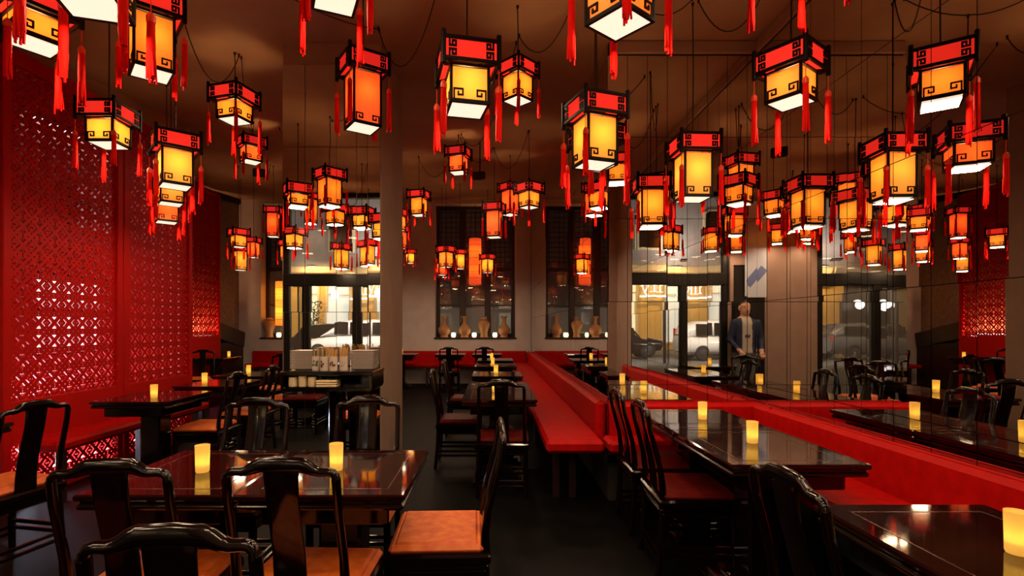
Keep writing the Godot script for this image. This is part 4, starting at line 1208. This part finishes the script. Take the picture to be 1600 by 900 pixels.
func _ready() -> void:
	rng.seed = 20
	var cam := Camera3D.new()
	cam.name = "camera"
	cam.position = Vector3(0, EYE, 0)
	var near := 0.05
	cam.set_frustum(900.0 / 820.0 * near, Vector2(30.0, 60.0) / 820.0 * near, near, 200.0)
	cam.keep_aspect = Camera3D.KEEP_HEIGHT
	add_child(cam)
	cam.current = true
	var env := Environment.new()
	env.background_mode = Environment.BG_COLOR
	env.background_color = lin(0.0012, 0.0013, 0.0015)
	env.tonemap_mode = Environment.TONE_MAPPER_LINEAR
	env.tonemap_exposure = 1.0
	env.sdfgi_enabled = true
	env.ssao_enabled = true
	env.ssil_enabled = true
	var we := WorldEnvironment.new()
	we.name = "environment"
	we.environment = env
	add_child(we)
	materials()
	build_room()
	build_behind_screen()
	# screens
	screen("carved red lattice screen nearest the front, with a bright window glowing through it", -3.66, 3.92, 5.11, 0.78, 3.36, 0.15, true)
	screen("carved red lattice screen between the front screen and the nook", -3.66, 5.20, 6.30, 0.78, 3.36, 0.15, true)
	screen("smaller carved red lattice screen on the nook's side wall at the back", -5.75, 9.9, 10.98, 1.14, 4.06, 0.17, false)
	# benches
	bench("corner_bench", "long red leather bench along the mirrored wall turning into the alcove",
		[[Vector3(0.60, 0.475, -7.89), Vector3(0.42, 0.09, 8.2)], [Vector3(1.44, 0.475, -3.90), Vector3(1.20, 0.09, 0.26)]],
		[[Vector3(0.845, 0.60, -8.2), Vector3(0.075, 0.33, 8.2)], [Vector3(1.46, 0.60, -4.005), Vector3(1.14, 0.33, 0.07)], [Vector3(1.995, 0.60, -3.86), Vector3(0.075, 0.33, 0.22)]],
		[[0.50, 4.15, 0.44], [0.63, 4.15, 0.44], [0.50, 6.0, 0.44], [0.50, 8.0, 0.44], [0.50, 10.0, 0.44], [1.9, 3.88, 0.44]])
	bench("side_bench", "red leather bench along the near mirrored wall beside the front tables",
		[[Vector3(1.78, 0.475, -2.05), Vector3(0.40, 0.09, 3.4)]], [[Vector3(1.995, 0.60, -1.95), Vector3(0.075, 0.33, 3.6)]],
		[[1.66, 0.6, 0.44], [1.66, 2.0, 0.44], [1.66, 3.4, 0.44]])
	bench("back_bench", "red leather bench along the back wall under the vase window",
		[[Vector3(-1.5, 0.455, -12.12), Vector3(3.7, 0.09, 0.40)]], [[Vector3(-1.3, 0.60, -12.34), Vector3(4.2, 0.33, 0.08)]],
		[[-3.2, 11.98, 0.42], [-1.5, 11.98, 0.42], [0.2, 11.98, 0.42]])
	bench("nook_bench", "red leather bench along the back wall in the nook behind the pillar",
		[[Vector3(-4.6, 0.455, -12.12), Vector3(2.1, 0.09, 0.40)]], [[Vector3(-4.6, 0.60, -12.34), Vector3(2.1, 0.33, 0.08)]],
		[[-5.4, 11.98, 0.42], [-3.8, 11.98, 0.42]])
	bench("screen_bench", "red leather bench in front of the lattice screens",
		[[Vector3(-3.45, 0.43, -5.05), Vector3(0.33, 0.08, 2.15)]], [], [[-3.33, 4.05, 0.40], [-3.33, 4.95, 0.40], [-3.33, 6.0, 0.40]])
	# tables
	table(-1.50, -0.93, 1.86, 2.55, "dark lacquered table in the foreground with a candle, screen-side half of the pair")
	table(-0.93, -0.31, 1.86, 2.55, "dark lacquered foreground table whose end faces the orange-lit chair")
	table(-3.60, -3.00, 2.60, 3.30, "dark table cut by the photo's edge beside the front screen")
	table(-3.22, -2.60, 4.17, 4.90, "dark red-reflecting table with a candle before the screen bench")
	table(-3.22, -2.60, 5.25, 5.95, "second dark table along the screen bench, candle behind a chair back")
	table(-3.40, -2.75, 6.30, 7.00, "dark table with a candle past the screens' end, left of the service stand")
	table(-5.70, -5.05, 9.85, 10.55, "dark table in the nook under the small lattice screen")
	table(1.03, 1.65, 3.04, 3.80, "dark lacquered table nearest the mirrored corner alcove")
	table(1.03, 1.65, 2.27, 3.04, "dark lacquered table with golden reflections, in the middle of the right row")
	table(1.08, 1.66, 0.66, 1.775, "dark lacquered table closest to the viewer at the right edge")
	table(-0.26, 0.37, 4.28, 4.97, "first dark table along the long red bench, chair back before it")
	table(-0.26, 0.37, 4.97, 5.65, "second dark table along the long red bench, pushed against the first")
	table(-0.26, 0.37, 6.30, 7.00, "third dark table along the long red bench, candle at its edge")
	table(-0.28, 0.37, 7.85, 8.50, "fourth dark table along the long red bench, with a candle")
	table(-0.28, 0.37, 9.20, 9.90, "fifth and last dark table along the long red bench")
	table(-2.35, -1.65, 11.15, 11.80, "dark table at the back bench half hidden by the pillar's side")
	table(-1.25, -0.60, 11.15, 11.80, "dark table at the back bench below the window's first vases")
	table(-0.45, 0.20, 11.15, 11.80, "dark table at the back bench next to the long bench's corner")
	table(0.42, 1.05, -0.35, 0.30, "dark table by the street window, seen in the alcove mirror")
	table(-2.75, -2.10, 0.30, 1.00, "dark table by the wide street window, seen in the corner mirror")
	table(-1.85, -1.20, 0.25, 0.95, "dark table before the brown street-front wall, seen in the corner mirror")
	# chairs: x, distance, turn, label
	var chairs := [
		[-0.685, 1.36, 2, "dark carved chair nearest the viewer, only its curved back in view at the bottom edge"],
		[-1.21, 1.90, 3, "dark carved chair with its back to us at the candle table's screen-side end"],
		[-0.66, 1.92, -2, "dark carved chair with its back to us and an orange seat at the foreground table"],
		[-1.376, 2.79, 178, "dark carved chair facing us across the foreground table, screen-side one"],
		[-0.733, 2.84, 181, "dark carved chair facing us across the foreground table, before the pillar"],
		[-0.225, 2.33, 92, "dark chair with a brightly lit orange leather seat at the foreground table's end"],
		[-2.80, 2.98, 78, "dark carved chair by the front screen, cut by the photo's edge"],
		[-2.60, 4.80, 90, "dark chair with orange seat at the screen bench table"],
		[-5.07, 9.10, 200, "dark chair at the nook table beneath the small lattice screen"],
		[-3.30, 7.75, 160, "dark chair left of the plates with its back towards the nook window"],
		[-2.62, 6.70, 84, "dark chair with orange seat left of the service stand, splat leaning"],
		[-2.62, 5.62, 92, "dark chair at the second screen bench table, orange seat just showing"],
		[-3.95, 10.6, 10, "dark chair seen below the vase in the nook window"],
		[1.12, 1.55, -88, "dark chair with glinting top rail at the closest right-hand table"],
		[1.10, 2.98, -92, "dark chair with dull red seat at the right row, second along"],
		[1.10, 3.56, -90, "dark chair beside the end of the long bench, before the alcove"],
		[-0.33, 5.15, -90, "dark chair with dark red seat at the first long-bench tables, aisle side"],
		[-0.35, 6.62, -92, "dark chair on the aisle side of the third long-bench table"],
		[0.08, 4.33, -3, "dark chair with its back to us at the end of the long bench tables"],
		[-0.90, 10.86, 2, "dark chair at the back wall table below the first bottle vase"],
		[-0.16, 10.86, -2, "dark chair at the back wall table below the lidded jar"],
		[0.42, 0.75, 0, "dark chair by the street window table, seen in the alcove mirror"],
		[-2.40, 1.42, 0, "dark chair at the wide street window table, seen in the corner mirror"],
		[-1.52, 1.36, 0, "dark chair at the brown wall table, seen in the corner mirror"],
		[-3.10, 0.62, -90, "dark chair at the wide street window's far side, seen in the mirror"],
	]
	var first := make_chair()
	for i in chairs.size():
		var c = chairs[i]
		if i == 0:
			first.position = Vector3(c[0], 0, -c[1]); first.rotation_degrees.y = c[2]; first.set_meta("label", c[3])
		else:
			var ch := copy_of(first, Vector3(c[0], 0, -c[1]), c[2], c[3])
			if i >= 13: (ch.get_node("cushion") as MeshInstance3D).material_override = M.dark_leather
	# candles on the tables
	var lights := [
		[-1.195, 2.16, "amber candle glass on the foreground table between two chair backs"],
		[-0.653, 2.19, "amber candle glass on the foreground table behind the middle chair's rail"],
		[1.355, 3.39, "amber candle glass on the table by the alcove"],
		[1.335, 2.70, "amber candle glass on the middle table of the right row"],
		[1.385, 1.385, "large near amber candle glass cut by the photo's edge"],
		[0.02, 4.80, "amber candle glass hidden behind the chair splat on the first long-bench table"],
		[0.04, 6.65, "amber candle glass at the edge of the third long-bench table"],
		[0.00, 8.20, "amber candle glass on the fourth long-bench table"],
		[-0.02, 9.60, "amber candle glass on the last long-bench table"],
		[-0.92, 11.4, "amber candle glass on the back wall table below the vases"],
		[-1.98, 11.4, "amber candle glass at the pillar's edge on the back wall table"],
		[-2.84, 4.40, "amber candle glass on the table before the screen bench"],
		[-3.02, 5.50, "amber candle glass on the second screen bench table"],
		[-3.08, 6.62, "amber candle glass on the table left of the service stand"],
		[-5.18, 10.3, "amber candle glass on the nook table under the small screen"],
		[0.72, 0.0, "amber candle glass on the street window table, seen in the alcove mirror"],
		[-2.45, 0.6, "amber candle glass by the wide street window, seen in the corner mirror"],
	]
	var cd := make_candle()
	for i in lights.size():
		var c = lights[i]
		var at := Vector3(c[0], 0.7502, -c[1])
		if i == 0: cd.position = at; cd.set_meta("label", c[2])
		else: copy_of(cd, at, 0, c[2])
	# window sills
	vase(0, Vector3(-1.16, 1.09, -12.53), "crackled bottle vase at the sill's end next to the grey wall")
	vase(0, Vector3(-0.67, 1.09, -12.53), "crackled bottle vase second from the grey wall, before the middle pane")
	vase(1, Vector3(-0.21, 1.09, -12.53), "crackled lidded baluster jar between two bottle vases")
	vase(0, Vector3(0.27, 1.09, -12.53), "crackled bottle vase nearest the mirrored corner")
	vase(1, Vector3(-5.32, 1.09, -12.50), "crackled lidded jar in the nook window by the orange paper lantern")
	sill_votive(Vector3(-0.93, 1.09, -12.41), "white tealight between the first two bottle vases")
	sill_votive(Vector3(-0.44, 1.09, -12.41), "white tealight between the second bottle vase and the jar")
	sill_votive(Vector3(0.05, 1.09, -12.41), "white tealight between the jar and the last bottle vase")
	sill_votive(Vector3(-5.06, 1.09, -12.41), "white tealight beside the jar in the nook window")
	paper_lantern(-0.42, 2.34, 3.44, 0.145, M.paper, "long cylindrical red paper lantern hanging in the vase window", 0.10)
	paper_lantern(-5.02, 1.36, 2.42, 0.15, M.paper_orange, "cylindrical orange paper lantern glowing in the nook window", 0.16)
	build_station()
	speaker(Vector3(-3.07, 3.37, -6.9), 20, "small black loudspeaker hanging from the ceiling left of the pillar")
	speaker(Vector3(-0.18, 3.36, -7.0), -10, "small black loudspeaker beside the small lantern over the aisle")
	speaker(Vector3(1.10, 3.16, -2.65), 150, "small black loudspeaker over the front tables, seen in the corner mirror")
	var lanterns := [
		[-2.12, 2.43, 2.77, 0.12, 58, 1.00, 0, "short lantern with thick tassels hanging at the top corner beside the red screen"],
		[-1.33, 1.74, 2.59, 0.18, 107, 1.00, 1, "lantern showing little but its glowing white underside, hanging close beside the tall top-corner lantern"],
		[-1.71, 2.63, 2.88, 0.27, 41, 0.92, 0, "tall orange lantern cut by the top edge, left of the long sagging cable"],
		[-2.51, 3.43, 2.68, 0.15, 90, 0.92, 1, "short two-faced orange lantern hanging straight before the patterned red screen"],
		[-2.10, 3.47, 2.50, 0.23, 41, 0.95, 1, "tall yellow-glowing lantern, frontmost of the three stacked by the screen's end"],
		[-2.83, 4.61, 2.62, 0.20, 40, 0.95, 0, "middle lantern of the three stacked one below another by the screen's end"],
		[-3.09, 4.97, 2.55, 0.22, 40, 0.92, 2, "lowest lantern of the three stacked one below another by the screen's end"],
		[-2.09, 4.25, 3.15, 0.14, 74, 1.00, 0, "short corner-on lantern with scroll corners hanging above the dark speaker box"],
		[-2.86, 6.21, 3.46, 0.17, 45, 1.00, 2, "small red lantern hanging just in front of the black speaker left of the pillar"],
		[-0.72, 2.40, 3.01, 0.18, 24, 1.00, 1, "lantern above the mirrored pillar with just its white underside and two tassels in view"],
		[-0.83, 3.35, 2.95, 0.34, 34, 0.95, 2, "tall narrow red lantern hanging in front of the mirrored pillar's edge"],
		[-0.13, 2.61, 2.60, 0.18, 13, 1.00, 1, "large yellow short lantern facing forward, right of the tall pillar lantern"],
		[0.17, 3.60, 3.06, 0.17, 45, 0.78, 0, "small lantern tucked behind the right post of the large yellow lantern"],
		[-0.44, 6.72, 3.51, 0.20, 73, 1.00, 2, "small short lantern hanging below the large yellow lantern, by a speaker"],
		[0.50, 2.07, 2.79, 0.25, 39, 1.00, 0, "big lantern cut by the top edge showing a white diamond underside"],
		[0.59, 3.04, 2.54, 0.26, 19, 1.00, 1, "tall bright yellow-orange lantern hanging left of the mirrored corner alcove"],
		[1.36, 3.57, 2.51, 0.30, 3, 1.00, 1, "tall orange lantern hanging in front of the mirrored alcove wall"],
		[1.63, 2.87, 2.73, 0.16, 36, 1.00, 0, "short orange lantern hanging above the mirrored corner, left face towards the aisle"],
		[0.73, 3.70, 2.62, 0.15, 24, 1.10, 2, "short wide lantern hidden behind the tall yellow-orange lantern by the alcove"],
		[1.36, 2.34, 3.10, 0.18, 10, 1.00, 0, "high lantern over the right tables with one tassel end in view"],
		[-1.12, 7.96, 3.28, 0.25, 74, 1.00, 0, "small lantern hanging at the ceiling just right of the pillar's side"],
		[-1.56, 8.63, 3.15, 0.22, 70, 1.00, 0, "lantern half hidden by the pillar's side, upper one of the pair there"],
		[-1.71, 9.65, 3.08, 0.30, 70, 1.00, 2, "lantern half hidden by the pillar's side, below its pair"],
		[-1.72, 10.93, 2.86, 0.20, 29, 0.72, 1, "tiny lantern hanging lowest beside the pillar against the back wall"],
		[0.02, 7.39, 2.96, 0.36, 75, 1.00, 2, "tall red lantern hanging in the middle in front of the first back window"],
		[0.26, 7.88, 3.37, 0.35, 43, 1.00, 2, "tall lantern half behind the short corner-on lantern over the aisle"],
		[0.45, 6.51, 3.00, 0.18, 41, 1.00, 0, "short corner-on lantern hanging over the long red bench's far half"],
		[-0.87, 9.76, 2.72, 0.27, 50, 1.00, 0, "corner-on lantern, upper one of the cluster before the first back window"],
		[-0.64, 10.25, 2.75, 0.28, 19, 0.80, 1, "small yellow lantern right behind the corner-on cluster lantern at the back window"],
		[-1.05, 10.79, 2.64, 0.24, 26, 0.85, 2, "lowest lantern of the cluster before the back window's edge"],
		[-0.11, 11.08, 2.76, 0.28, 46, 0.92, 1, "small corner-on lantern right beside the cylindrical red paper lantern"],
		[-4.18, 8.63, 2.83, 0.18, 46, 1.00, 0, "lantern behind another in the left nook, the higher of the two"],
		[-4.69, 9.76, 2.74, 0.35, 40, 0.95, 1, "tall yellow lantern hanging lowest in the brick nook at the back"],
		[-4.25, 9.32, 2.83, 0.26, 85, 0.80, 2, "small lantern partly hidden to the right of the nook's yellow lantern"],
		[-3.61, 8.63, 3.20, 0.38, 98, 0.90, 2, "tall red lantern hanging beside the pillar before the nook window"],
		[-2.92, -0.29, 3.38, 0.38, 116, 0.80, 0, "tall lantern by the street window, leftmost tall one in the pillar mirror"],
		[-2.45, -0.02, 3.12, 0.19, 120, 1.00, 0, "short lantern by the street window, behind the others in the pillar mirror"],
		[-1.77, 1.05, 2.83, 0.15, 104, 1.00, 1, "short corner-on lantern near the entrance, at the pillar mirror's outer edge"],
		[-3.17, -0.27, 2.81, 0.20, 110, 1.00, 1, "short lantern at the far side of the street window in the pillar mirror"],
		[-2.43, -0.28, 2.58, 0.29, 117, 0.90, 1, "lowest lantern by the street window in the pillar mirror, over the parked cars"],
		[1.23, -0.28, 2.84, 0.27, -53, 1.00, 1, "corner-on lantern at the street window above the mirrored van's left end"],
		[0.60, -0.28, 2.82, 0.27, -105, 0.80, 1, "small front-on lantern at the street window above the mirrored van's middle"],
		[0.67, 0.67, 2.91, 0.28, -5, 1.00, 0, "higher lantern over the entrance table, mirrored beside the alcove corner"],
		[0.20, -0.28, 2.82, 0.28, -114, 0.90, 0, "lower lantern over the entrance table, mirrored beside the alcove corner"],
		[0.48, 1.40, 2.95, 0.18, 41, 1.00, 0, "short wide lantern near the front, mirrored just past the alcove corner"],
		[-0.46, -0.28, 2.87, 0.20, 151, 0.85, 1, "small lantern before the brown street-front wall, nearest the door poster"],
		[-0.70, 0.12, 2.87, 0.20, 130, 0.85, 0, "small lantern before the brown street-front wall, between two like it"],
		[-0.97, -0.28, 2.87, 0.20, 126, 0.85, 0, "small lantern before the brown street-front wall, nearest the wide window"],
		[-0.17, 0.67, 2.99, 0.30, 59, 1.00, 0, "tall lantern in front of the brown street-front wall in the corner mirror"],
		[-0.18, 1.80, 3.05, 0.18, 51, 1.00, 0, "high short lantern over the front aisle, above the mirrored shop lights"],
		[-2.00, -0.28, 2.62, 0.29, 128, 0.90, 1, "lowest lantern at the wide street window in the corner mirror"],
		[-1.62, -0.28, 2.75, 0.23, 130, 0.85, 0, "small lantern at the wide street window beside its lowest lantern"],
		[-1.96, 7.45, 2.90, 0.17, 35, 1.00, 0, "short lantern hidden behind the pillar, nearest the pillar"],
		[-2.98, 8.63, 2.85, 0.25, 39, 0.90, 2, "small lantern hidden behind the pillar, towards the nook window"],
		[-2.55, 8.10, 3.13, 0.27, 67, 0.90, 2, "higher lantern hidden behind the pillar, midway to the back wall"],
		[-3.72, 9.50, 2.80, 0.26, 61, 0.90, 0, "small lantern behind the pillar mirror's left edge, near the back wall"],
	]
	for d in lanterns: lantern(d)
	var wires := [
		[-1.71, 2.55, -0.84, 3.85, 0.15, "black cable from the tall corner lantern across to the pillar top"],
		[-0.84, 3.88, -0.20, 2.75, 0.50, "black cable dropping from the pillar top to the large yellow lantern"],
		[-0.72, 2.30, -0.13, 2.70, 0.45, "black cable over the pillar towards the large yellow lantern"],
		[-2.07, 4.28, -2.13, 3.57, 0.35, "black cable between the three-stack lanterns and the corner-on lantern"],
		[-2.07, 4.32, -2.80, 6.15, 0.30, "black cable from the corner-on lantern back to the speaker"],
		[-2.95, 6.45, -3.60, 8.50, 0.40, "black cable sagging across the nook entrance"],
		[-2.60, 6.40, -2.10, 7.60, 0.35, "black cable passing behind the pillar's edge at the ceiling"],
		[-0.44, 6.78, -1.12, 7.90, 0.40, "black cable between the speaker lantern and the pillar's side"],
		[-0.40, 6.66, 0.18, 4.05, 0.40, "black cable running over the aisle to the small tucked lantern"],
		[0.20, 3.95, 0.56, 3.10, 0.30, "black cable to the tall bright lantern from the tucked lantern"],
		[0.62, 3.04, 1.33, 3.50, 0.22, "black cable above the tall bright lantern to the alcove lantern"],
		[1.38, 3.52, 1.63, 2.93, 0.35, "black cable between the alcove lantern and the corner lantern"],
		[1.63, 2.80, 1.38, 2.38, 0.30, "black cable by the corner lantern towards the viewer"],
		[0.02, 7.45, 0.44, 6.55, 0.35, "black cable between the middle tall lantern and the corner-on aisle lantern"],
		[-0.42, 6.85, 0.0, 7.36, 0.25, "short black cable near the aisle speaker"],
		[-1.70, 1.05, -2.40, -0.20, 0.40, "black cable at the street front, seen in the pillar mirror"],
		[0.67, 0.60, 0.60, -0.20, 0.35, "black cable over the entrance table, seen in the alcove mirror"],
		[-0.20, 0.60, -0.46, -0.20, 0.35, "black cable over the street door, seen in the corner mirror"],
	]
	for w in wires: cable(Vector3(w[0], roof_at(w[1]) - 0.02, -w[1]), Vector3(w[2], roof_at(w[3]) - 0.02, -w[3]), w[4], w[5])
	build_street()
	for q in [[-6.9, "lamp post on the pavement facing the white minivan's bonnet"], [-4.4, "lamp post on the pavement facing the white minivan's tail"], [-0.6, "lamp post on the pavement facing the dark cars"]]:
		var pp := begin()
		tube(pp, [Vector3(0, 0, 0), Vector3(0, 2.9, 0)], 0.035, 8)
		var fl := flood(Vector3(q[0], 2.85, 10.6), Vector3(q[0] - 0.2, 0.9, 13.6), q[1], FLOOD)
		var post := part("post", pp, M.shopdark, fl)
		post.position = Vector3(0, -2.87, -0.08)
	for q in [[-14.0, "first"], [-6.0, "second"], [1.5, "third"]]: flood(Vector3(q[0], 4.95, 19.6), Vector3(q[0], 9.0, 21.0), "upward flood lamp on the shop cornice, %s from the awning" % q[1], UPWASH)
	slab("courtyard_wall", Vector3(-12, -0.2, -17.2), Vector3(8, 1.95, -17.0), M.greywall)
	flood(Vector3(-3.0, 2.6, -12.92), Vector3(-2.0, 1.2, -17.0), "flood lamp in the courtyard behind the back windows", 2.0)
	build_person()
